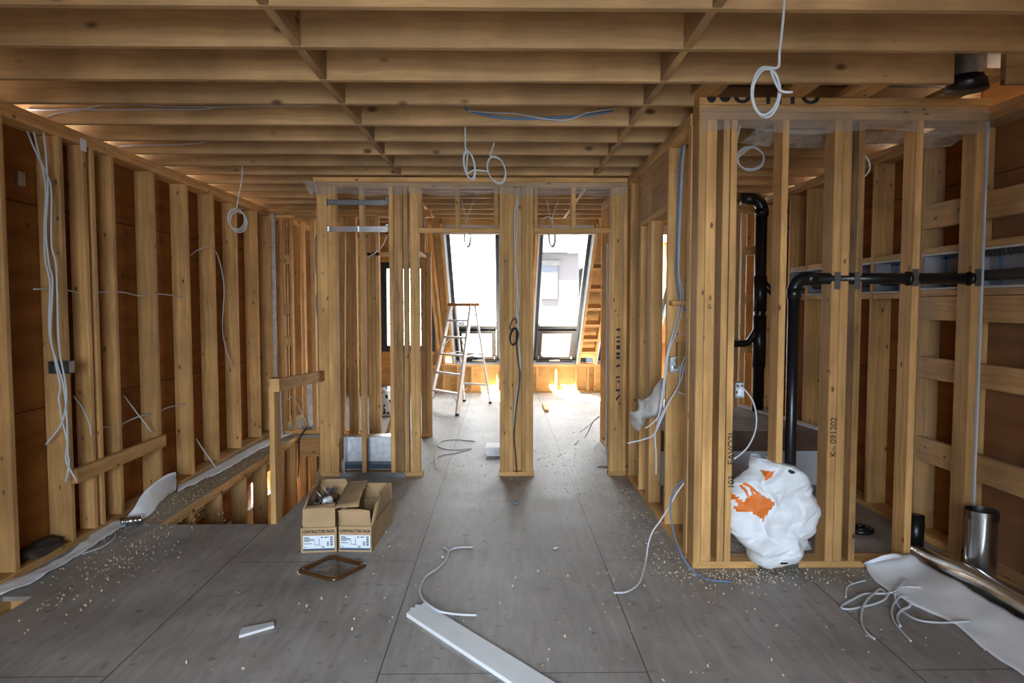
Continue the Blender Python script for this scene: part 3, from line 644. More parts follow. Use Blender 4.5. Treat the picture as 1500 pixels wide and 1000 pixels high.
# ================================================================== PIPES
def joint(m, p, r, l, ax=2):
    p = Vector(p); d = Vector([1.0 if i == ax else 0 for i in range(3)])*l/2; m.tube([p-d, p+d], r, 16)
YP = 3.811
def elbow(c, r, a0, a1, n=8, plane='xz'):
    return [Vector((c[0]+math.cos(R(a0+(a1-a0)*i/n))*r, c[1], c[2]+math.sin(R(a0+(a1-a0)*i/n))*r)) for i in range(n+1)]
pz = 1.642; px_ = XV(1160, YP, 560)
t = thing('drain_pipe', 'black plastic drain pipe rising behind the white bag and running right through the studs', 'pipe', (px_, YP, 0))
m = MB(); m.tube([Vector((px_, YP, .0)), Vector((px_, YP, pz-.07))], .031, 16); m.build('riser', ABS, t, True)
m = MB(); m.tube(elbow((px_+.07, YP, pz-.07), .07, 180, 90, 10), .036, 16); joint(m, (px_, YP, pz-.085), .038, .06); joint(m, (px_+.09, YP, pz), .038, .06, 0); m.build('elbow', ABS, t, True)
m = MB(); m.tube([Vector((px_+.07, YP, pz)), Vector((2.675, YP, pz))], .031, 16); m.build('horizontal_run', ABS, t, True)
for xx in (XV(1329, YP), XV(1419, YP)): m = MB(); joint(m, (xx, YP, pz), .040, .02, 0); m.build('collar', ABS, t, True)
YS = 6.55; xs = XV(1113, YS)
t = thing('vent_stack', 'tall black plastic stack pipe at the back of the right-hand room', 'pipe', (xs, YS, 0))
m = MB(); m.tube([Vector((xs, YS, .46)), Vector((xs, YS, 2.40))], .053, 18); m.build('stack', ABS, t, True)
m = MB(); m.tube(elbow((xs-.10, YS, 2.40), .10, 0, 90, 8)+[Vector((xs-.20, YS, 2.5))], .058, 18); joint(m, (xs, YS, 2.37), .064, .07); m.build('elbow', ABS, t, True)
m = MB(); zb = V(1113, 430, YS).z; m.tube([Vector((xs, YS, zb+.13)), Vector((xs+.10, YS, zb+.03)), Vector((xs+.13, YS, zb))], .035, 14); joint(m, (xs, YS, zb), .062, .34); m.build('wye_branch', ABS, t, True)
m = MB(); zb = V(1090, 503, YS).z; m.tube(spline([Vector((xs, YS, zb+.18)), Vector((xs-.09, YS, zb+.03)), Vector((xs-.16, YS, zb)), Vector((xs-.42, YS, zb))], 4), .033, 14); joint(m, (xs, YS, zb+.02), .062, .5); m.build('side_branch', ABS, t, True)
m = MB(); m.tube([Vector((XR+.07, 3.0, 1.665)), Vector((XR+.07, 6.37, 1.655))], .03, 14)
tag(m.build('chase_pipe', ABS, None, True), 'black pipe lying in the grey chase along the right wall', 'pipe')
# short coil of black flexible pipe on the chase plate
c = W(1472, 365, XR+.06); m = MB(); m.tube([c+Vector((0, -.16, 0)), c+Vector((0, .0, .005)), c+Vector((0, .14, 0))], .026, 12)
for k in range(9): m.tube([c+Vector((0, -.15+k*.035, 0)), c+Vector((0, -.14+k*.035, 0))], .031, 12)
tag(m.build('flexible_pipe', ABS, None, True), 'short ribbed black pipe lying on the chase ledge at the right edge', 'pipe')
# duct hanging between joists
t = thing('ceiling_duct', 'dark round duct collar hanging between the joists at upper right', 'duct', (2.365, 3.50, 2.6))
m = MB(); m.tube([Vector((2.365, 3.50, 2.64)), Vector((2.365, 3.50, 2.816))], .083, 28, cap=False); m.build('sleeve', GALVD, t, True)
m = MB(); m.tube([Vector((2.365, 3.50, 2.585)), Vector((2.365, 3.50, 2.65))], .09, 28, radii=[.098, .085]); m.build('boot', ABS, t, True)

# ================================================================== DUCT BOX IN THE MIDDLE WALL
t = thing('duct_boot', 'galvanised sheet metal duct box set between the studs at floor level', 'duct', (-1.15, YM, 0))
xa, xb = XV(498, YM), XV(576, YM)
m = MB(); m.box(xa, xb, YM+.22, YM+.225, .0, .335); m.build('back_panel', GALVD, t)
xm = XV(527.2, YM)
for q in ((xa-.004, xa), (xb, xb+.004), (xm-.003, xm+.003)): m = MB(); m.box(*q, YM+.092, YM+.219, .005, .329); m.build('side_panel', GALVD, t)
m = MB(); m.box(xa, xb, YM+.09, YM+.225, .33, .335); m.build('top_flange', GALV, t)
m = MB(); m.box(XV(495, YM), XV(593, YM), YM-.022, YM-.003, .002, .006); m.box(XV(495, YM), XV(593, YM), YM-.024, YM-.003, .006, .040); m.build('sill_flashing', GALV, t)
m = MB(); m.box(xa, xb, YM+.10, YM+.215, .045, .085); m.build('painted_throat_shade', plain('throat_shade_tone', (.04, .06, .09), .5, .3), t)  # solid dark block; the throat's shade is put into its colour

# ================================================================== STAIR GUARD
t = thing('stair_guardrail', 'unfinished wooden newel post and rail guarding the stair opening', 'railing', (-1.53, 4.65, 0))
lum('newel_post', -1.578, -1.541, 4.612, 4.74, -.30, .995, t)
lum2('rail', (-1.520, 4.605, .952), (-1.545, 5.884, .882), .038, .088, (0, 0, 1), t)
xx = XV(463, 7.7); 

# ================================================================== CARTONS
def carton(name, label, group, x, y, rot, w, d, h, flaps, sleeve=None):
    t = thing(name, label, 'box', (0, 0, 0), group)
    m = MB(); th = .005
    m.box(-w/2, w/2, 0, th, 0, h); m.box(-w/2, w/2, d-th, d, 0, h); m.box(-w/2, -w/2+th, th, d-th, 0, h); m.box(w/2-th, w/2, th, d-th, 0, h); m.box(-w/2+th, w/2-th, th, d-th, 0, th)
    m.build('carton_body', CARD, t, origin=Vector((0, 0, 0)))
    for (side, ln, ang, inset, twist) in flaps:
        a = R(ang); m = MB()
        if side in 'fb':
            yy = th/2 if side == 'f' else d-th/2; sg = -1 if side == 'f' else 1
            p = [Vector((-w/2+.002, yy, h)), Vector((w/2-.002, yy, h)), Vector((w/2-inset, yy+sg*math.sin(a)*ln, h+math.cos(a)*ln+twist)), Vector((-w/2+inset*.4, yy+sg*math.sin(a)*ln, h+math.cos(a)*ln))]
            nrm = Vector((0, math.cos(a), -sg*math.sin(a)))*th
        else:
            xx = (w/2-th/2)*(1 if side == 'r' else -1); sg = 1 if side == 'r' else -1
            i0, i1 = inset if isinstance(inset, tuple) else (inset, inset)
            p = [Vector((xx, .002, h)), Vector((xx, d-.002, h)), Vector((xx+sg*math.sin(a)*ln, d-i1, h+math.cos(a)*ln+twist)), Vector((xx+sg*math.sin(a)*ln*1.05, i0, h+math.cos(a)*ln))]
            nrm = Vector((math.cos(a), 0, -sg*math.sin(a)))*th
        # bend the flap a little
        v = []; f = []; n = 6
        for j in range(n+1):
            for i in range(n+1):
                q = p[0].lerp(p[1], i/n).lerp(p[3].lerp(p[2], i/n), j/n)
                q = q+nrm.normalized()*(noise.noise(q*9+Vector((ln*50, 0, 0)))*.030*(j/n)); v.append(q)
        f = [[j*(n+1)+i, j*(n+1)+i+1, (j+1)*(n+1)+i+1, (j+1)*(n+1)+i] for j in range(n) for i in range(n)]
        o = mesh('flap', v, f, CARD, t, True); md = o.modifiers.new('t', 'SOLIDIFY'); md.thickness = th*.8; md.offset = 0
    front = -.0005
    if sleeve:
        sx, sh = sleeve; m = MB(); k = w/2+sx
        m.box(-k, k, -.016, -.011, 0, sh); m.box(-k, -k+.004, -.011, d*.9, 0, sh); m.box(k-.004, k, -.011, d*.9, 0, sh); m.build('outer_tray', CARD, t, origin=Vector((0, 0, 0))); front = -.0165
    # print and label on the front
    text('CONTRACTOR PACK', .0235, (-.002, front-.0002, .128), (1, 0, 0), (0, 0, 1), INK, t, 'printed_title', sx=.84, bold=.035)
    lw, z0, z1 = .092, .012, .104
    m = MB(); m.box(-lw, lw, front-.0012, front, z0, z1, 0); lab = m.build('paper_label', LABELW, t, origin=Vector((0, 0, 0)))
    m = MB(); m.box(-lw, lw, front-.0018, front-.0012, z0, z0+.013); m.build('label_band', LABELB, lab)
    m = MB(); f2 = front-.0022
    def ln_(x0, x1, za, zb): m.box(x0, x1, f2, front-.0012, za, zb)
    for k, (q, e) in enumerate(((.095, .028), (.089, .036), (.083, .055), (.077, .058), (.071, .034), (.057, .046), (.034, .014))): ln_(-lw+.006, -lw+.006+e, z0+q-.014, z0+q-.011)
    for k in range(9): ln_(.068, .084, z0+.026+k*.007, z0+.026+k*.007+(.005 if k % 2 else .003))
    ln_(.012, .026, z1-.014, z1-.009); ln_(.034, .052, z1-.014, z1-.009); ln_(.056, .060, z1-.014, z1-.009)
    for k in range(4): ln_(.048, .060, z0+.028+k*.007, z0+.032+k*.007)
    ln_(.02, .034, z0+.018, z0+.022)
    m.bar((-.026, f2, z0+.072), (-.024, f2, z0+.036), .0016, .0016, (0, 1, 0)); m.bar((.004, f2, z0+.074), (.001, f2, z0+.036), .0022, .0016, (0, 1, 0)); m.bar((-.024, f2, z0+.036), (.001, f2, z0+.034), .002, .0016, (0, 1, 0)); m.bar((.001, f2, z0+.036), (.03, f2, z0+.022), .0012, .0016, (0, 1, 0))
    m.build('label_print', INK, lab)
    t.location = (x, y, 0); t.rotation_euler = (0, 0, rot)
    return t
carton('open_carton', 'left open cardboard carton with a white label and metal brackets inside', 'contractor cartons by the stair opening', -1.108, 4.085, R(5), .192, .60, .262,
       (('f', .05, -60, .004, 0), ('r', .135, 82, .02, .01), ('l', .035, -30, (.02, .03), .115), ('b', .03, 10, .02, 0)), (.010, .152))
carton('open_carton', 'right open cardboard carton with the raised side flap and dark empty inside', 'contractor cartons by the stair opening', -.889, 4.075, R(-3), .200, .60, .155,
       (('f', .105, 4, .006, 0), ('r', .115, 2, .10, .03), ('b', .11, 5, .005, 0), ('l', .10, -8, .02, 0)))
def hanger(i, x, y, z, rx, ry, rz, label):
    m = MB(); w_, h_, d_ = .05, .07, .05
    m.box(-w_/2, w_/2, -d_/2, d_/2, 0, .003); m.box(-w_/2, -w_/2+.003, -d_/2, d_/2, .003, h_); m.box(w_/2-.003, w_/2, -d_/2, d_/2, .003, h_)
    m.box(-w_/2-.022, -w_/2, -d_/2, -d_/2+.003, .02, h_); m.box(w_/2, w_/2+.022, -d_/2, -d_/2+.003, .02, h_)
    o = m.build('joist_hanger', GALV if i % 2 else GALVD, origin=Vector((0, 0, 0))); o.location = (x, y, z); o.rotation_euler = (R(rx), R(ry), R(rz)); tag(o, label, 'bracket', 'metal brackets in the left carton')
hl = ['bright metal bracket at the front of the left carton', 'tilted metal bracket in the middle of the left carton', 'dull metal bracket leaning on the left wall of the left carton', 'metal bracket lying near the right wall of the left carton', 'metal bracket at the back of the left carton', 'upturned metal bracket behind the front one in the left carton', 'metal bracket on top of the pile in the left carton']
for i, a in enumerate(((-1.10, 4.20, .205, 40, 20, 30), (-1.15, 4.30, .215, 70, -20, 80), (-1.18, 4.24, .20, 20, 50, 10), (-1.09, 4.38, .21, 100, 10, 140), (-1.17, 4.50, .22, 30, 70, 60), (-1.13, 4.42, .225, 150, 30, 20), (-1.14, 4.36, .26, 60, 40, 200))): hanger(i, *a, hl[i])
m = MB(); m.box(-1.222, -1.035, 4.13, 4.60, .01, .185)
tag(m.build('cardboard_insert', CARD), 'cardboard insert filling the bottom of the left carton', 'cardboard')
def crumple(name, label, c, sx, sy, sz, mat, seed, cat, amp=.35):
    bm = bmesh.new(); bmesh.ops.create_icosphere(bm, subdivisions=4, radius=1)
    for v in bm.verts:
        p = v.co.copy(); k = 1+amp*noise.noise(p*1.6+Vector((seed, 0, 0)))+amp*.5*abs(noise.noise(p*4+Vector((0, seed, 0))))
        v.co = Vector((p.x*sx*k, p.y*sy*k, max(-1.0, p.z*k*1.0)*sz+sz))
    me = bpy.data.meshes.new(name); bm.to_mesh(me); bm.free(); me.materials.append(mat); me.polygons.foreach_set('use_smooth', [True]*len(me.polygons))
    o = bpy.data.objects.new(name, me); COL.objects.link(o); o.location = c; return tag(o, label, cat)
crumple('plastic_wrap', 'white crumpled plastic wrap among the brackets in the left carton', (-1.105, 4.28, .235), .035, .05, .022, WHITE, 3, 'wrap')

# tray lid
t = thing('tray_lid', 'brown translucent rounded plastic lid lying in front of the cartons', 'lid', (-.957, 3.81, 0))
ca, cb = Vector((-.957, 3.805, 0)), (G(495, 809)-G(450, 829)).normalized(); cc = Vector((-cb.y, cb.x, 0)); hw_, hl_ = .118, .125
def rrect(a, b, r, z, n=6):
    out = []
    for (sx, sy, s0) in ((1, 1, 0), (-1, 1, 90), (-1, -1, 180), (1, -1, 270)):
        for i in range(n+1):
            an = R(s0+90*i/n); out.append(ca+cb*(sx*(a-r)+math.cos(an)*r)+cc*(sy*(b-r)+math.sin(an)*r)+Vector((0, 0, z)))
    return out
rings = [rrect(hw_+.02, hl_+.02, .04, .002), rrect(hw_+.021, hl_+.021, .04, .014), rrect(hw_+.013, hl_+.013, .036, .022), rrect(hw_, hl_, .03, .020), rrect(hw_-.006, hl_-.006, .028, .008)]
k = len(rings[0]); v = [p for r_ in rings for p in r_]; f = [[j*k+i, j*k+(i+1) % k, (j+1)*k+(i+1) % k, (j+1)*k+i] for j in range(4) for i in range(k)]
mesh('rim', v, f, AMBER, t, True)
mesh('lid_panel', rrect(hw_-.005, hl_-.005, .028, .009), [list(range(k))], AMBERF, t)

# ================================================================== FLOOR SCRAPS
A, B = Vector((-.400, 3.338, 0)), Vector((-.422, 3.167, 0)); d = Vector((.633, -.774, 0)).normalized(); nrm = Vector((-.774, -.633, 0))
L0 = A+d*.02; wv = nrm*.128
edge = [L0, L0+wv*.2+d*.015, L0+wv*.35-d*.01, L0+wv*.5+d*.02, L0+wv*.62+d*.005, L0+wv*.8+d*.03, L0+wv+d*.045]
poly = edge+[L0+wv+d*2.1, L0+d*2.1]
m = MB(); m.prism([p+Vector((0, 0, .001)) for p in poly], (0, 0, .019)); tag(m.build('trim_board', WHITE), 'long white painted board lying across the floor in the foreground', 'board')
p = [G(349, 928, .006), G(401, 913, .006), G(399, 923, .006), G(352, 935, .006)]
p = [G(*q, .012) for q in ((350, 931), (351.5, 924), (355, 919), (401.5, 910), (401.5, 916))]; p = [Vector((q.x, q.y, .001)) for q in p]
m = MB(); m.prism(p, (0, 0, .012)); tag(m.build('drywall_scrap', DRY), 'small white drywall offcut lying alone on the foreground floor', 'offcut')
c = G(800, 603); m = MB(); m.box(c.x-.019, c.x+.03, c.y-.05, c.y+.55, .001, .04); tag(m.build('lumber_offcut', LUM), 'pale lumber offcut on the sunlit back floor', 'offcut')
# clear plastic tub beside the centre post
t = thing('plastic_tub', 'clear white plastic tub standing half behind the centre post', 'tub', (-.03, 6.75, 0))
m = MB(); m.prism([(-.15, 6.66, .002), (.07, 6.66, .002), (.07, 6.88, .002), (-.15, 6.88, .002)], (0, 0, .07)); m.build('tub_body', CLEARB, t)
m = MB(); m.box(-.16, .08, 6.65, 6.89, .072, .09)
for q in range(4): m.box(-.165, .085, 6.645, 6.65, .012+q*.016, .018+q*.016)
m.build('tub_lid', WHITE, t)
# metal box on the left
c = G(192, 769); m = MB(); m.tube([c+Vector((-.058, -.02, .03)), c+Vector((.058, .03, .03))], .028, 18)
for q in range(5): s_ = -.05+q*.025; m.tube([c+Vector((s_, s_*.45, .03)), c+Vector((s_+.008, s_*.45+.004, .03))], .0295, 18)
tag(m.build('pipe_coupling', GALV, None, True), 'small ribbed metal coupling on the floor at the end of the paper strip', 'coupling')
m = MB(); m.box(-2.53, -2.43, 3.20, 3.42, -.26, -.12); tag(m.build('metal_box', GALV), 'shiny metal box down in the small floor hole at the left edge', 'box')
# upright galvanised pipe
t = thing('duct_pipe', 'shiny galvanised duct pipe standing upright against the right wall', 'duct', (2.598, 3.60, 0))
cx, cy = 2.598, 3.60
m = MB(); m.tube([Vector((cx, cy, .002)), Vector((cx, cy, .335))], .076, 40, cap=False); m.build('pipe_body', GALV, t, True)
v = []; f = []; n = 96
for j, z in enumerate((.335, .345, .388)):
    for i in range(n): rr = .076+(0 if j == 0 else (.0035 if i % 2 else -.003)); a = 2*math.pi*i/n; v.append((cx+math.cos(a)*rr, cy+math.sin(a)*rr, z))
f = [[j*n+i, j*n+(i+1) % n, (j+1)*n+(i+1) % n, (j+1)*n+i] for j in range(2) for i in range(n)]
mesh('crimped_collar', v, f, GALV, t, True)
# black stub pipe
m = MB(); m.tube([Vector((2.505, 4.03, .0)), Vector((2.505, 4.03, .225))], .047, 24); tag(m.build('pipe_stub', ABS, None, True), 'short black pipe stub standing on the floor behind the right studs', 'pipe')
m = MB(); c = Vector((2.366, 4.40, .014)); m.tube([c+Vector((math.cos(2*math.pi*i/24)*.07, math.sin(2*math.pi*i/24)*.07, 0)) for i in range(25)], .017, 10); m.tube([c+Vector((math.cos(2*math.pi*i/24)*.045, math.sin(2*math.pi*i/24)*.045, .012)) for i in range(25)], .012, 8)
tag(m.build('pipe_ring', ABS, None, True), 'flat black pipe ring lying on the floor behind the double stud', 'ring')
# unrolled sheet-metal duct lying behind the paper
v = []; f = []; n = 30; nl = 30
for j in range(nl+1):
    q = j/nl; c0 = Vector((2.455, 3.95, 0)).lerp(Vector((2.475, 2.72, 0)), q); r_ = .048+.05*q; a0, a1 = 222, 42-30*q
    for i in range(n+1):
        a = R(a0+(a1-a0)*i/n); slant = (1-q)**6*.09*(i/n-.3)
        v.append(c0+Vector((math.cos(a)*r_, -slant, max(.004, r_*.72+math.sin(a)*r_+.006*math.sin(q*9+i*.2)))))
f = [[j*(n+1)+i, j*(n+1)+i+1, (j+1)*(n+1)+i+1, (j+1)*(n+1)+i] for j in range(nl) for i in range(n)]
o = mesh('sheet_metal_duct', v, f, GALV, None, True); md = o.modifiers.new('t', 'SOLIDIFY'); md.thickness = .0015; tag(o, 'curled sheet-metal duct half lying behind the white paper sheet', 'duct')
# white paper sheet on the floor
top = [V(1264, 827, 3.70), V(1301, 813, 3.70), V(1332, 816, 3.72), V(1360, 830, 3.68), G(1400, 853, .07), G(1450, 882, .08), G(1500, 911, .08), G(1600, 972, .08)]
bot = [G(1266, 829), G(1273, 842), G(1297, 865), G(1332, 885), G(1393, 914), G(1430, 944), G(1490, 988), G(1600, 1060)]
def pz_(p, i, j): return Vector((p.x, p.y, .005+p.z+abs(noise.noise(p*7))*.016+.018*max(0, 1-abs(i*2.2+j*.7-.75)*6)))
o = sheet('paper_sheet', top, bot, 14, PAPER, None, .002, .004, 3, 8, pz_); tag(o, 'large white building paper sheet creased on the floor at lower right', 'paper')
# paper strip along the left wall
za = [G(-10, 858), G(35, 846), G(75, 827), G(111, 806), G(138, 782), G(168, 765), G(181, 767)]
zb_ = [G(-10, 880), G(38, 861), G(75, 841), G(113, 818), G(140, 800), G(172, 779), G(185, 773)]
o = sheet('paper_strip', za, zb_, 6, PAPER, None, .002, .006, 5, 14, lambda p, i, j: Vector((p.x, p.y, .012+abs(noise.noise(p*9))*.02))); tag(o, 'narrow white paper strip along the left wall base, nearest part', 'paper')
a_ = [G(183, 763, .01), W(200, 736, -2.56), W(219, 715, -2.53), W(239, 698, -2.50), W(257, 690, -2.46)]
b_ = [G(205, 763, .006), G(216, 757, .006), G(227, 746, .006), G(240, 731, .006), G(259, 717, .006)]
o = sheet('paper_flap', a_, b_, 8, PAPER, None, .002, .012, 8, 9, lambda p, i, j: Vector((p.x, p.y, max(.006, p.z)))); tag(o, 'white paper flap folded up against the left wall', 'paper')
za = [G(259, 714), G(282, 702), G(315, 684), G(345, 668), G(378, 650), G(395, 643), G(416, 632), G(440, 624)]
zb_ = [G(261, 722), G(300, 704), G(330, 690), G(352, 677), G(381, 660), G(397, 652), G(418, 641), G(443, 630)]
o = sheet('paper_strip', za, zb_, 5, PAPER, None, .002, .005, 12, 12, lambda p, i, j: Vector((p.x, p.y, .01+abs(noise.noise(p*7))*.02))); tag(o, 'white paper strip running back along the ledge beside the stair opening', 'paper')
crumple('debris_heap', 'dark debris heap between the two nearest left wall studs', (-2.72, 3.98, .039), .07, .16, .028, DEBRIS, 4, 'debris', .6)

# ================================================================== BATHTUB
t = thing('bathtub', 'white bathtub apron with brown protective board on top, behind the bag', 'bathtub', (1.9, 6.1, 0))
m = MB(); m.box(1.22, 2.675, 5.56, 6.86, .0, .285); m.build('apron', TUBW, t)
m = MB(); m.box(1.22, 2.675, 5.55, 5.60, .286, .455); m.box(1.22, 2.675, 5.60, 6.86, .44, .455); m.build('protective_board', BROWNC, t)
m = MB(); m.prism([(2.40, 6.86, .458), (2.46, 6.86, .458), (2.66, 5.56, .458), (2.60, 5.56, .458)], (0, 0, .02)); m.build('rim', TUBW, t)
m = MB(); m.box(1.75, 2.12, 6.25, 6.5, .457, .52); tag(m.build('flat_carton', plain('dark_brown_card', (.05, .035, .028), .8)), 'dark flat carton lying on the tub cover', 'box')

# ================================================================== BAGS
def facet(x, y, cell, seed):
    # piecewise flat crumple: random heights on a triangle lattice
    u, v = x/cell, y/cell; i, j = math.floor(u), math.floor(v); a, b = u-i, v-j
    def h(p, q): return random.Random((p*92821) ^ (q*68917) ^ (seed*1013)).random()
    if a+b < 1: return h(i, j)*(1-a-b)+h(i+1, j)*a+h(i, j+1)*b
    return h(i+1, j+1)*(a+b-1)+h(i, j+1)*(1-a)+h(i+1, j)*(1-b)
def bag(name, label, rows, Y, depth, lean, mat_fn, mats, seed, nu=44, nv=46, valley=None, amp=.02, cat='bag', smooth=True):
    # rows: (py, left px, right px) silhouette from top to bottom
    def edge(t):
        k = t*(len(rows)-1); i = min(int(k), len(rows)-2); q = k-i; q = q*q*(3-2*q)*.5+q*.5; a, b = rows[i], rows[i+1]
        return [a[j]+(b[j]-a[j])*q for j in range(3)]
    v = []; uvs = []
    for side in (-1, 1):
        for j in range(nv+1):
            t = j/nv; py, l, r = edge(t); yy = Y+lean*t; l += (facet(3, py, 6, seed)-.5)*4; r += (facet(90, py, 7, seed+1)-.5)*6
            for i in range(nu+1):
                u = i/nu; uu = .5-.5*math.cos(math.pi*u); p = V(l+(r-l)*uu, py, yy)
                env = math.sqrt(max(0, 1-(2*uu-1)**4))*min(1, .25+math.sqrt(max(0, math.sin(math.pi*min(1, .04+t*.93)))))
                dd = depth*env
                if valley and side < 0:
                    e_ = (l+(r-l)*uu-valley(py))/3.5; st_ = 1/(1+math.exp(-max(-30, min(30, e_)))); dd = dd*(.35+.65*st_)-.012*math.exp(-e_*e_)
                q = p*6+Vector((seed, 0, 0)); X_ = l+(r-l)*uu; w = .55*facet(X_+.35*py, py, 26, seed)+.36*facet(X_-.5*py, py, 14, seed+7)+.08*facet(X_+.2*py, py, 7, seed+3)
                p = p+Vector((noise.noise(q*1.7)*amp*.5*env, side*dd*.5+side*w*amp*env-amp*.3*env, noise.noise(q+Vector((5, 5, 5)))*amp*.4*env)); p.z = max(p.z, .002)
                v.append(p); uvs.append((l+(r-l)*uu, py))
    c = nu+1; o_ = (nv+1)*c; f = []; fm = []
    for s in (0, 1):
        for j in range(nv):
            for i in range(nu):
                a = s*o_+j*c+i; q = [a, a+1, a+c+1, a+c]; f.append(q if s else q[::-1])
                x = sum(uvs[k][0] for k in q)/4; y = sum(uvs[k][1] for k in q)/4; fm.append(mat_fn(x, y, s))
    o = mesh(name, v, f, None, None, smooth, None, mats, fm)
    bm = bmesh.new(); bm.from_mesh(o.data); bmesh.ops.remove_doubles(bm, verts=bm.verts, dist=.0008); bmesh.ops.recalc_face_normals(bm, faces=bm.faces); bm.to_mesh(o.data); bm.free()
    return tag(o, label, cat)
def inpoly(x, y, P):
    c = False; n = len(P)
    for k in range(n):
        (x0, y0), (x1, y1) = P[k], P[k-1]
        if (y0 > y) != (y1 > y) and x < (x1-x0)*(y-y0)/(y1-y0)+x0: c = not c
    return c
def near(x, y, a, b, w):
    dx, dy = b[0]-a[0], b[1]-a[1]; t = max(0, min(1, ((x-a[0])*dx+(y-a[1])*dy)/(dx*dx+dy*dy))); return (x-a[0]-t*dx)**2+(y-a[1]-t*dy)**2 < w*w
def ora(x, y, s):
    if s: return 0
    if inpoly(x, y, ((1066, 742), (1086, 729.6), (1092, 728), (1096.5, 723.8), (1102, 719.4), (1115.4, 731), (1111, 754.8), (1099.4, 748.4), (1083.5, 743.2))): return 1
    for a, b, w in (((1079, 710), (1089, 727), 1.8), ((1083.5, 706.4), (1103, 720), 2.2), ((1067, 721), (1077, 732), 2.4), ((1092, 712), (1098, 726), 1.8)):
        if near(x, y, a, b, w): return 1
    if inpoly(x, y, ((1103, 684.6), (1122, 682), (1121, 691), (1114, 696))): return 1
    if near(x, y, (1140, 683), (1145, 686), 2.2) or near(x, y, (1138, 818.5), (1143, 818), 2): return 2
    return 0
def bagvalley(y):
    P = ((660, 1130), (685, 1126), (700, 1113), (740, 1118), (780, 1112), (806, 1091), (840, 1080))
    for (a, xa), (b, xb) in zip(P, P[1:]):
        if y <= b: return xa+(xb-xa)*(y-a)/(b-a)
    return 1080
bag('insulation_bag', 'big crumpled white and orange plastic bag slumped between the studs', ((669, 1103, 1120), (673, 1099, 1128), (677, 1097, 1156), (684, 1098, 1166), (690, 1092, 1173), (698, 1084, 1179), (705, 1075, 1184), (713, 1071, 1189), (720, 1069, 1190), (735, 1067, 1196), (750, 1067, 1198), (765, 1068, 1192), (778, 1069, 1187), (786, 1076, 1182), (795, 1086, 1178), (803, 1093, 1173), (812, 1094, 1166), (819, 1099, 1164), (825, 1108, 1150)), 3.875, .15, -.10, ora,
    [BAGW, ORANGE, INK], 2, 96, 90, valley=bagvalley, amp=.085, smooth=False)
def wh(x, y, s): return 0
bag('plastic_bag', 'white plastic bag behind the stair guardrail', ((552, 452, 470), (562, 447, 476), (580, 446, 478), (600, 449, 478), (618, 452, 477), (626, 458, 474)), 8.35, .3, 0, wh, [CLEARB], 5, 24, 24, amp=.03)
bag('plastic_bag', 'white bag seen beside the leaning board, in the gap left of the knotty stud', ((565, 560, 568), (572, 557, 574), (585, 557, 577), (600, 558, 580), (612, 556, 582)), 9.2, .3, 0, lambda x, y, s: 1 if (noise.noise(Vector((x*.25, y*.25, 0))) > .28) else 0, [BAGW, INK], 9, 24, 24, amp=.03)
# cloudy plastic hanging in the right partition
pts = [(935.5, 584, 4.62), (952, 581, 4.6), (972, 553, 4.56), (975, 572, 4.5), (966, 606, 4.5), (947, 611, 4.6), (945, 620, 4.6), (934, 631, 4.66), (927, 625, 4.68), (921.5, 603, 4.66), (934, 602, 4.62)]
ring = [V(*q) for q in pts]; ctr = sum(ring, Vector())/len(ring); v = []; f = []; n = 10; k = len(ring)*6
rr = spline(ring+[ring[0]], 6)[:-1]
for s in (-1, 1):
    for j in range(n+1):
        for p in rr:
            q = ctr.lerp(p, j/n); dd = math.sqrt(max(0, 1-(j/n)**2))*.05
            q = q+Vector((s*dd*.6+noise.noise(q*14)*.022, s*dd+noise.noise(q*11+Vector((4, 0, 0)))*.03, noise.noise(q*13+Vector((0, 7, 0)))*.015)); v.append(q)
k = len(rr)
for s in (0, 1):
    for j in range(n):
        for i in range(k): a = s*(n+1)*k+j*k; f.append([a+i, a+(i+1) % k, a+k+(i+1) % k, a+k+i])
o = mesh('plastic_wrap', v, f, plain('grey_plastic_wrap', (.52, .50, .47), .5, var=.1), None, True); tag(o, 'crumpled grey plastic wrap hanging from the right partition studs', 'plastic wrap')

# leaning offcut in the far left room
a_, b_ = G(567, 642), V(577, 608, 8.6)
lum_ = lum2('leaning_board', (a_.x, a_.y, .01), (b_.x, 8.6, b_.z), .09, .03, (0, 1, 0), None); tag(lum_, 'short pale board leaning behind the duct box studs', 'board')

# ================================================================== STEPLADDER
t = thing('stepladder', 'aluminium stepladder with an orange-brown cap standing in the left door opening', 'ladder', (-.6, 9.8, 0))
FR, FLf = G(669.7, 609), G(628, 600); BR, BL = G(718, 591), G(680, 588)
topz = 1.47; TR, TLp = V(690, 448, 9.62), V(661, 448, 9.88); TR.z = TLp.z = topz; dirb = ((BR+BL)/2-(FR+FLf)/2).normalized()
TRb, TLb = TR+dirb*.13, TLp+dirb*.13
wdir = (FLf-FR).normalized()
for p, q in ((FR, TR), (FLf, TLp)): m = MB(); m.bar(p+Vector((0, 0, .03)), q, .028, .075, dirb); m.build('front_rail', ALU, t)
for p, q in ((BR, TRb), (BL, TLb)): m = MB(); m.bar(p+Vector((0, 0, .02)), q, .022, .035, dirb); m.build('rear_rail', ALU, t)
for p in (FR, FLf, BR, BL): m = MB(); m.box(p.x-.025, p.x+.025, p.y-.03, p.y+.03, .001, .032); m.build('foot', BLACKC, t)
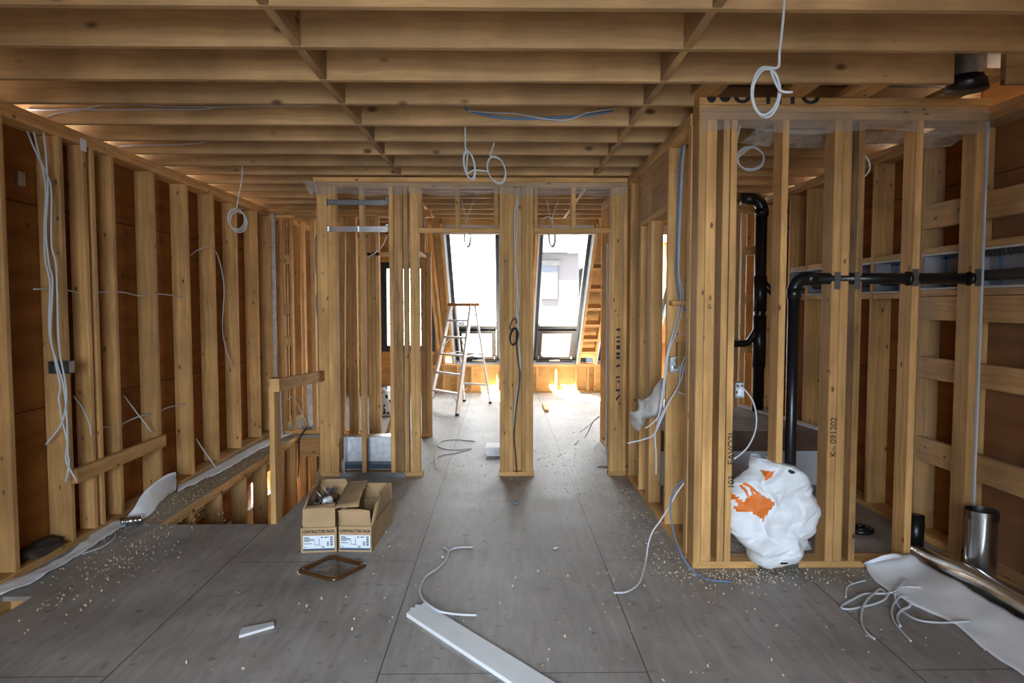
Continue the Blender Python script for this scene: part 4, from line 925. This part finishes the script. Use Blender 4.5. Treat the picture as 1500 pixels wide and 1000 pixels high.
for k in range(5):
    q = (k+1)*.292/topz if k else .2; q = (.19, .36, .535, .70, .86)[k]
    a_, b_ = FR.lerp(TR, q), FLf.lerp(TLp, q); m = MB(); m.bar(a_, b_, .085, .026, (0, 0, 1)); m.build('step', ALU, t)
    if k == 0 or k == 3:
        for p1, p2 in ((FR.lerp(TR, q-.10), a_.lerp(b_, .28)), (FLf.lerp(TLp, q-.10), b_.lerp(a_, .28))): m = MB(); m.bar(p1, p2, .012, .012); m.build('step_brace', ALU, t)
for q in (.20, .52, .80):
    m = MB(); m.bar(BR.lerp(TRb, q), BL.lerp(TLb, q), .02, .025); 
    m.build('rear_brace', ALU, t)
    if q < .3:
        for p1, p2 in ((BR.lerp(TRb, q-.1), BR.lerp(TRb, q).lerp(BL.lerp(TLb, q), .3)), (BL.lerp(TLb, q-.1), BL.lerp(TLb, q).lerp(BR.lerp(TRb, q), .3))): m = MB(); m.bar(p1, p2, .01, .01); m.build('diagonal_brace', ALU, t)
for p, q, r_, s_ in ((FR, TR, BR, TRb), (FLf, TLp, BL, TLb)): m = MB(); m.bar(p.lerp(q, .52), r_.lerp(s_, .54), .02, .006); m.build('spreader', ALU, t)
m = MB(); c0 = (TR+TLp)/2+dirb*.065; hw2 = (TR-TLp).length/2+.03; u = (TR-TLp).normalized()
m.bar(c0-u*hw2+Vector((0, 0, .02)), c0+u*hw2+Vector((0, 0, .02)), .20, .045, (0, 0, 1)); m.build('top_cap', CAPO, t)

# ================================================================== PLASTIC FILM
def film(name, label, rows, n=6, mat=FILM, amp=.01, seed=0):
    o = sheet(name, rows[0], rows[1], n, mat, None, .0006, amp, seed, 6); o.modifiers.clear(); return tag(o, label, 'plastic film')
xa, xb = -1.58, 1.07
film('vapour_barrier', 'clear plastic film stapled along the top of the middle wall', ([(xa+(xb-xa)*i/12, YM-.006, 2.53) for i in range(13)], [(xa+(xb-xa)*i/12, YM-.014-.01*math.sin(i*1.7), 2.425+.012*math.sin(i*2.1)) for i in range(13)]), 6, FILM, .004, 3)
xa, xb = XV(1024, YC), XV(1440, YC)
film('vapour_barrier', 'clear plastic film hanging along the top of the right-hand room front wall', ([(xa+(xb-xa)*i/10, YC-.006, 2.572) for i in range(11)], [(xa+(xb-xa)*i/10, YC-.012-.012*abs(math.sin(i*1.9)), 2.44+.015*math.sin(i*1.3)) for i in range(11)]), 6, FILM, .004, 6)
film('vapour_barrier', 'cloudy plastic film sagging inside the top of the right-hand room', ([(XV(1095+i*31, 4.0), 3.93, 2.49) for i in range(11)], [(XV(1095+i*31, 4.0)-.04, 4.12-.012*abs(i-5), 2.445-.02*abs(math.sin(i*.5))) for i in range(11)]), 6, FILM2, .012, 8)
film('vapour_barrier', 'clear plastic film over the right wall studs beside the drywall edge', ([(2.66, 3.90-i*.16, 2.50) for i in range(9)], [(2.66, 3.90-i*.16, .05) for i in range(9)]), 24, FILM3, .010, 2)
film('vapour_barrier', 'narrow clear plastic strip hanging inside the end bay of the right-hand room', ([(2.60-i*.035, 4.02, 2.48) for i in range(6)], [(2.60-i*.035, 4.02, .25) for i in range(6)]), 24, FILM3, .012, 4)
film('vapour_barrier', 'scrap of clear plastic caught at the left end of the middle wall top plate', ([V(444+i*7, 264, YM-.03) for i in range(4)], [V(452+i*5, 281+(i % 2)*5, YM-.05) for i in range(4)]), 4, FILM2, .01, 9)
m = MB(); c = W(123, 213, XL+.006); m.box(XL+.001, XL+.004, c.y-.03, c.y+.03, c.z-.035, c.z+.04); tag(m.build('tape_scrap', WHITE), 'white tape scrap stuck on the left top plate', 'tape')

# ================================================================== ELECTRICAL BOXES
def ebox(label, c, w, h, d, parent=None):
    t = thing('electrical_box', label, 'electrical box', c); m = MB(); x, y, z = c; k = .003
    m.box(x-w/2, x+w/2, y+d-k, y+d, z-h/2, z+h/2); m.box(x-w/2, x-w/2+k, y, y+d-k, z-h/2, z+h/2); m.box(x+w/2-k, x+w/2, y, y+d-k, z-h/2, z+h/2); m.box(x-w/2, x+w/2, y, y+d-k, z-h/2, z-h/2+k); m.box(x-w/2, x+w/2, y, y+d-k, z+h/2-k, z+h/2)
    m.build('box_shell', STEEL if d == .055 else GALVD, t)
    for dx in (-.25, .25): m = MB(); m.tube([Vector((x+dx*w, y-.001, z+h*.28)), Vector((x+dx*w, y+.01, z+h*.28))], .006, 10); m.build('knockout', GALV, t)
    m = MB(); m.box(x-w*.3, x-w*.05, y+d-.02, y+d-k, z-h*.3, z-h*.1); m.build('clamp', GALV, t)
E_Y = 4.12
c = V(86, 538, E_Y); ebox('metal electrical box on the second left wall stud with cables over it', (c.x, E_Y, c.z), .125, .075, .055)
c = V(996, 534, 4.40); ebox('metal electrical box on the right partition under the blue cable', (c.x, 4.395, c.z), .125, .10, .05)
c = V(1083, 571, 3.84); ebox('metal electrical box beside the corner studs with a white cable looping out', (c.x, 3.83, c.z), .05, .085, .05)

# ================================================================== CABLES
def pl(pts, Y): return [V(a, b, Y) for a, b in pts]
L1 = [(36, 182), (50, 217), (67, 252), (75, 277), (75, 330), (76, 362), (82, 388), (84, 440), (85, 483), (88, 520), (95, 556), (97, 586), (90, 620), (67, 651)]
L2 = [(49, 191), (58, 230), (67, 275), (65, 330), (66, 378), (73, 416), (72, 483), (79, 520), (88, 566), (86, 584), (91, 616), (98, 646), (97, 675), (112, 704)]
L3 = [(64, 194), (67, 225), (70, 275), (67, 337), (72, 388), (77, 413), (74, 493), (83, 530), (93, 566), (98, 616), (99, 660), (101, 680), (96, 706)]
for L_, lab, dy in ((L1, 'white cable down the second left stud, crossing in front and ending loose at left', 0), (L2, 'white cable down the second left stud, split end pointing right', .012), (L3, 'white cable down the second left stud, split end pointing left', .006)):
    cable('cable', lab, pl(L_, 4.085+dy), .0055, group='cables on the second left stud')
for i, (a, b, z, x) in enumerate(((3.99, 5.85, 1.565, -2.70), (4.46, 5.83, .655, -2.70))):
    cable('cable', ('thin white cable threaded through the left studs at chest height', 'thin white cable threaded through the left studs near the floor')[i], [(x, a+(b-a)*k/8, z+.012*math.sin(k*2.2)+(0 if i else .02*(1-k/8))) for k in range(9)], .0045)
cable('cable', 'white cable end drooping right of the second left stud', [W(108, 580, -2.74), W(120, 596, -2.70), W(130, 618, -2.67), W(134, 637, -2.64)], .005)
cable('cable', 'white cable slanting down to the left studs above the brace board', [W(181, 579, -2.76), W(200, 604, -2.72), W(222, 633, -2.66)], .005)
cable('cable', 'white cable slanting down beside the paper strip', [W(287, 642, -2.74), W(300, 662, -2.68), W(316, 684, -2.60)], .006)
cable('cable', 'thin white cable arching between two left studs', [W(278, 375, -2.76), W(290, 366, -2.70), W(308, 362, -2.64), W(320, 378, -2.66), W(328, 420, -2.68), W(326, 480, -2.70), W(332, 515, -2.70), W(341, 536, -2.68)], .0045)
cable('cable', 'long white cable running along a ceiling joist at upper left', pl([(40, 160), (70, 161), (110, 160), (165, 161), (230, 160), (290, 160), (330, 156), (400, 155), (470, 155)], 4.195), .005)
cable('cable', 'greyish cable rising from the left plate to a ceiling joist', pl([(68, 172), (85, 166), (118, 161), (150, 154), (200, 153), (250, 156), (350, 156)], 4.190), .0045)
cable('cable', 'short white cable on a ceiling joist near the left wall', pl([(175, 214), (210, 213), (250, 212), (285, 210), (303, 207)], 5.0), .005)
cable('cable', 'blue cable slung under the middle ceiling joists', pl([(680, 157), (686, 162), (705, 167), (730, 172), (770, 174), (810, 172), (850, 170), (897, 163)], 4.19), .007, BLUEC)
cable('cable', 'grey cable crossing the blue cable under the middle joists', pl([(685, 162), (720, 165), (750, 166), (780, 171), (805, 175), (830, 176), (850, 169), (862, 165), (905, 158)], 4.18), .0045)
def coil(label, lead, c, rx, ry, Y, turns=3, tail=None, r=.0045, tilt=0, jit=1.5, seed=1, mat=None):
    rnd = random.Random(seed); pts = [V(a, b, Y) for a, b in lead]; n = turns*14
    for i in range(n+1):
        a = math.pi/2+2*math.pi*i/14; k = 1+.05*math.sin(i*.9)+rnd.uniform(-.02, .02); off = (i//14)*jit
        ca_, sa_ = math.cos(a)*rx*k, -math.sin(a)*ry*k; tt = R(tilt)
        p = V(c[0]+ca_*math.cos(tt)-sa_*math.sin(tt)+off*.6, c[1]+ca_*math.sin(tt)+sa_*math.cos(tt)+off, Y+.012*math.sin(a*1.0+i*.12)+(i//14)*.006-.008); pts.append(p)
    if tail: pts += [V(a, b, Y-.02) for a, b in tail]
    return cable('cable_coil', label, pts, r, mat, 'cable coil', n=5)
coil('large white cable coil hanging from the ceiling at upper right foreground', [(1150, -20), (1147, 30), (1142, 75), (1140, 98)], (1121, 133), 20, 35, 2.45, 2, [(1138, 125), (1146, 134), (1161, 135)], .0048, 8, 3)
m = MB(); m.tube(spline([V(1140, 98, 2.44), V(1144, 110, 2.43), V(1138, 122, 2.45), V(1144, 134, 2.43)], 5), .007, 8)
coil('left one of the two white cable coils hanging in the middle', [(681.5, 186), (681.5, 205), (682, 217)], (687, 241), 7.5, 21, 4.25, 3, [(684, 252), (695, 249), (716, 251)], .0045, -8, .8, 2)
coil('right one of the two white cable coils hanging in the middle', [(724, 209), (721, 219), (718, 228)], (727, 248), 12.5, 20, 4.62, 3, None, .0045, -12, .7, 3)
coil('white cable coil hanging in front of the left wall', [(355, 243), (354, 262), (350, 285), (347, 303)], (346, 320), 12.5, 15, 5.431, 3, None, .0045, 0, 2.6, 4)
coil('white cable coil hanging inside the right-hand room', [(1109, 188), (1110, 202), (1109, 212)], (1099, 231), 19, 17, 4.246, 2, [(1078, 233), (1079, 225)], .0045, -25, 2, 5)
cable('cable', 'white cable hanging straight down behind the corner studs', pl([(1087, 170), (1082, 195), (1078, 220), (1078, 300), (1077, 330)], 3.916), .0045)
cable('cable', 'thin white cable loop behind the right double studs', pl([(1258, 222), (1268, 229), (1274, 240), (1272, 252), (1258, 266)], 3.915), .0045)
for i, (px, lab) in enumerate(((684, 'bundle of thin cables hanging in front of the left roof window'), (808, 'bundle of thin cables hanging in front of the right roof window'))):
    coil(lab, [(px-8, 292), (px-3, 312), (px-1, 330)], (px, 347), 4.5, 13, 7.1, 3, [(px-1, 330), (px+3, 312), (px+10, 293)], .005, 0, 1, 6+i, mat=plain('grey_cable_jacket', (.45, .42, .38), .5))
cable('cable', 'thin cable arc beside the right window bundle', pl([(793, 336), (795, 322), (803, 317), (809, 322), (812, 335)], 7.05), .005)
# right partition bundle
cable('cable', 'blue cable running down the wide stud of the right partition', pl([(1002, 200), (995, 240), (994, 276), (992, 352), (990, 397), (994, 433), (998, 448), (1009, 458)], 4.42), .006, BLUEC)
cable('cable', 'grey cable next to the blue one, looping behind the wrap', pl([(1006, 200), (1001, 240), (997, 324), (994.5, 397), (1000, 424), (999, 453), (991, 486), (980, 514), (975, 550), (969, 592), (964, 614)], 4.41), .0055)
cable('cable', 'grey cable left of its twin on the right partition', pl([(1003, 205), (998, 260), (995, 330), (993.5, 395), (997, 425), (995, 450), (987, 483), (977, 520), (972, 560), (966, 600), (962, 617)], 4.415), .0055)
cable('cable', 'thin grey cable tie across the wide stud', pl([(986, 484), (994, 487), (1008, 493)], 4.40), .003)
cable('cable', 'white cable dropping from the corner and ending out over the floor', pl([(1011, 512), (1001, 528), (996.5, 545), (994, 564), (980, 589), (966, 620), (957, 637), (940, 644), (919, 649)], 4.36), .0055)
cable('cable', 'white cable dropping from the corner and hanging straight at its end', pl([(1010, 518), (1003, 535), (999, 552), (991.5, 570), (977.5, 592), (965, 617), (959.5, 637), (961, 665), (961, 695)], 4.37), .0055)
cable('cable', 'short white cable end in the right bundle', pl([(968, 600), (963, 612), (953, 622), (945, 627)], 4.34), .005)
cable('cable', 'white cable going back between the corner studs', pl([(993, 573), (1001, 577), (1010, 576)], 4.345), .005)
fp = [V(1006, 702, 4.0), V(992, 721, 3.97), V(979, 744, 3.94), V(966, 764, 3.92), V(955, 780, 3.90), V(949, 800, 3.87), V(946, 822, 3.80), G(937, 852, .006), G(919, 866, .006), G(899, 868, .006)]
cable('cable', 'white cable coming out of the corner studs and curling onto the floor', fp, .0052)
cable('cable', 'dark blue cable looping from the corner studs down to the floor', [V(1004, 700, 3.98), V(987, 718, 3.93), V(982, 746, 3.88), V(987, 780, 3.82), V(1000, 815, 3.74), V(1018, 838, 3.70), G(1042, 849, .006), G(1072, 852, .006)], .0042, BLUEC)
cable('cable', 'white cable looping out of the corner electrical box behind the bag', pl([(1083, 565), (1092, 572), (1103, 588), (1108, 610), (1106, 632), (1097, 652), (1086, 664), (1074, 673)], 3.83), .0048)
# centre post
cable('cable', 'white cable pair stapled down the centre post', pl([(760, 273), (757, 298), (754, 317), (755, 384), (758, 408), (757, 456), (760, 500), (762.5, 544), (757, 575), (752, 627)], 5.91), .0055)
cable('cable', 'second white cable down the centre post, crossing the first', pl([(759, 275), (758.5, 300), (757.5, 330), (754.5, 390), (756, 412), (760, 440), (759, 466), (761, 530), (762, 556), (755, 590), (753, 620)], 5.905), .005)
coil('black cable coil hung on the centre post', [(757, 474), (755, 466), (750, 470), (747, 482)], (752.5, 492), 5.5, 12, 5.86, 4, [(757, 510), (760, 535), (761.5, 552), (757, 590), (753, 635), (755, 665), (757, 692)], .005, 12, .5, 11, BLACKC)
cable('cable', 'dark cable down the stud beside the stair guard', pl([(469, 338), (462, 352), (463, 395), (468, 414), (463, 438), (465.5, 464), (471, 478)], 5.929), .0055, plain('dark_grey_cable_jacket', (.13, .13, .13), .5))
cable('cable', 'thin cable dangling behind the lower metal strap', pl([(567, 346), (560, 360), (550, 370), (537, 378)], 6.3), .0045)
cable('cable', 'black cable draped over the sill behind the stair opening', [(XV(447, 7.72), 8.0, .05), (XV(441, 7.72), 7.8, .055), V(438, 645, 7.73), V(438, 670, 7.74), V(436, 700, 7.74)], .008, BLACKC)
cable('cable', 'white cable looping on the far left room floor', [V(421, 585, 7.95), V(432, 580, 8.1), V(444, 588, 8.2), V(447, 598, 8.2)], .006); cable('cable', 'white cable curving down beside the white bag', [V(430, 583, 8.0), V(440, 600, 8.05), V(448, 618, 8.1), G(451, 626, .01)], .006)
cable('cable', 'white cables down the far partition end', pl([(411, 572), (411.5, 600), (413, 640)], 7.68), .007)
# floor cables
cable('cable', 'short white cable piece at the far end of the foreground cable', [G(658, 806, .006), G(664, 803, .006), G(676, 801, .006), G(692.6, 801, .006)], .005)
cable('cable', 'curved white cable lying over the broken end of the white board', [G(649, 801, .006), G(656.6, 807, .006), G(653, 820, .006), G(640, 833, .006), G(624, 844, .006), G(615.5, 861, .006), G(616, 871, .012), G(623, 881, .026), G(641, 893.5, .026), G(658, 898, .020), G(680, 900, .007), G(698, 900.6, .006)], .0055)
rp = [G(696, 646, .006)]+[G(668+27*math.cos(R(-35+i*30)), 651-7.5*math.sin(R(-35+i*30)), .006) for i in range(3, 12)]+[G(690, 657, .006), G(668, 663, .006), G(640.5, 669, .006), G(639, 686, .006)]
cable('cable', 'white cable ring on the floor just inside the left door opening', rp, .006)
cable('cable', 'dark thin cable lying inside the right door opening', [V(878, 609, 6.9), V(868, 619, 6.8), G(857, 640, .006), G(842, 651, .006)], .005, MATS['dark_grey_cable_jacket']); cable('cable', 'grey thin cable beside the dark one in the right door opening', [V(877, 611, 6.9), V(860, 625, 6.95), G(850, 632, .006), G(839, 633, .006)], .004)
cable('cable', 'dark cable snippet near the right door post', [G(876, 684, .006), G(884, 683, .006), G(893, 684, .006)], .005, MATS['dark_grey_cable_jacket'])
cable('cable', 'thin grey cable on the floor under the left paper strip', [G(121, 811, .006), G(151, 800, .006), G(167, 788, .006), G(169, 781, .006)], .0045)
m = MB(); a_, b_ = G(811, 803, .006), G(819, 801, .006); m.tube([a_, b_], .006, 8); tag(m.build('cable_snippet', CABLE, None, True), 'tiny white cable snippet alone on the middle floor', 'cable')
m = MB(); a_, b_ = G(752, 737, .006), G(757, 737, .006); m.tube([a_, b_], .008, 8); tag(m.build('cable_snippet', BLUEC, None, True), 'tiny blue cable snippet in front of the centre post', 'cable')
# cable tangle by the paper sheet
def gq(pts): return [G(1200+a/4.547, 780+b/4.547, z) for a, b, z in pts]
cable('cable', 'short curved white cable left of the paper sheet', gq([(308, 318, .008), (255, 330, .008), (200, 350, .008), (182, 380, .008), (177, 428, .008)]), .0052, group='cable tangle beside the paper sheet')
cable('cable', 'white cable folded into a flat loop beside the paper sheet', gq([(680, 365, .05), (560, 360, .04), (470, 400, .03), (440, 440, .02), (380, 470, .012), (300, 490, .008), (200, 508, .008), (150, 500, .008), (160, 478, .008), (230, 440, .010), (300, 408, .014), (400, 405, .02), (445, 405, .025), (500, 392, .04)]), .0055, group='cable tangle beside the paper sheet')
cable('cable', 'white cable bowing toward the camera in the tangle', gq([(440, 395, .02), (405, 375, .02), (370, 400, .022), (325, 440, .02), (290, 500, .016), (280, 580, .008), (300, 640, .008), (335, 682, .008), (370, 706, .008)]), .0055, group='cable tangle beside the paper sheet')
cable('cable', 'long white cable running from the tangle onto the paper sheet', gq([(505, 400, .04), (510, 450, .02), (545, 510, .012), (610, 560, .012), (690, 588, .012), (800, 598, .012), (900, 596, .03), (1000, 588, .03), (1110, 588, .04)]), .0048, group='cable tangle beside the paper sheet')
cable('cable', 'white cable ending nearest the camera in the tangle', gq([(590, 430, .03), (540, 425, .03), (500, 470, .02), (482, 530, .01), (500, 590, .008), (545, 650, .008), (612, 722, .008)]), .0048, group='cable tangle beside the paper sheet')
cable('cable', 'short thick white cable hook in the tangle', gq([(608, 470, .03), (600, 492, .02), (560, 510, .014), (530, 535, .01), (520, 570, .008), (540, 624, .008)]), .0065, group='cable tangle beside the paper sheet')
cable('cable', 'white cable draped over the paper fold', gq([(500, 392, .045), (540, 355, .05), (580, 310, .055)]), .005, group='cable tangle beside the paper sheet')
m = MB(); c = G(1178, 798, .02)
crumple('foil_scrap', 'small crumpled foil scrap beside the white bag', G(1176, 806, .0), .05, .04, .03, CLEARB, 6, 'scrap')

# ================================================================== WOOD CHIPS
rnd = random.Random(11); m = MB()
def chips(n, fx):
    for _ in range(n):
        p = fx(); 
        if p is None: continue
        x, y = p; a = rnd.uniform(0, 6.28); l = abs(rnd.gauss(0, .0048))+.0025; w = l*rnd.uniform(.25, .6); d = Vector((math.cos(a), math.sin(a), 0)); e = Vector((-d.y, d.x, 0)); z = rnd.uniform(.001, .003); c = Vector((x, y, z)); h = Vector((0, 0, rnd.uniform(.002, .010)))
        m.add([c-d*l-e*w, c-e*w+h, c+d*l-e*w, c+d*l+e*w, c+e*w+h, c-d*l+e*w], [(0, 1, 4, 5), (1, 2, 3, 4)])
chips(420, lambda: (rnd.gauss(1.35, .32), 3.76-abs(rnd.gauss(0, .13))))
chips(240, lambda: (1.04-abs(rnd.gauss(0, .15)), rnd.uniform(3.7, 5.6)))
chips(300, lambda: (-2.33+abs(rnd.gauss(0, .17)), rnd.gauss(4.0, .38)))
chips(420, lambda: (rnd.uniform(-1.4, 2.2), rnd.uniform(2.5, 5.8)))
chips(380, lambda: (rnd.uniform(-.7, 1.05), rnd.gauss(6.3, .7)))
chips(160, lambda: (rnd.uniform(1.2, 2.0), rnd.uniform(3.95, 4.4)))
def ok(q): return True
o = m.build('wood_chips', CHIP, None, fix=False); o['kind'] = 'stuff'; tag(o, 'pale wood chips and shavings scattered over the plywood floor', 'wood chips')
m = MB()
def led(n):
    for _ in range(n):
        x, y = rnd.uniform(-2.63, -2.36), rnd.uniform(3.6, 7.4); a = rnd.uniform(0, 6.28); l = rnd.uniform(.004, .014); w = l*.4; d = Vector((math.cos(a), math.sin(a), 0)); e = Vector((-d.y, d.x, 0)); c = Vector((x, y, .002)); h = Vector((0, 0, .006))
        m.add([c-d*l-e*w, c-e*w+h, c+d*l-e*w, c+d*l+e*w, c+e*w+h, c-d*l+e*w], [(0, 1, 4, 5), (1, 2, 3, 4)])
led(420); o = m.build('wood_chips', CHIP, None, fix=False); o['kind'] = 'stuff'; tag(o, 'wood shavings gathered on the ledge along the left wall base', 'wood chips')
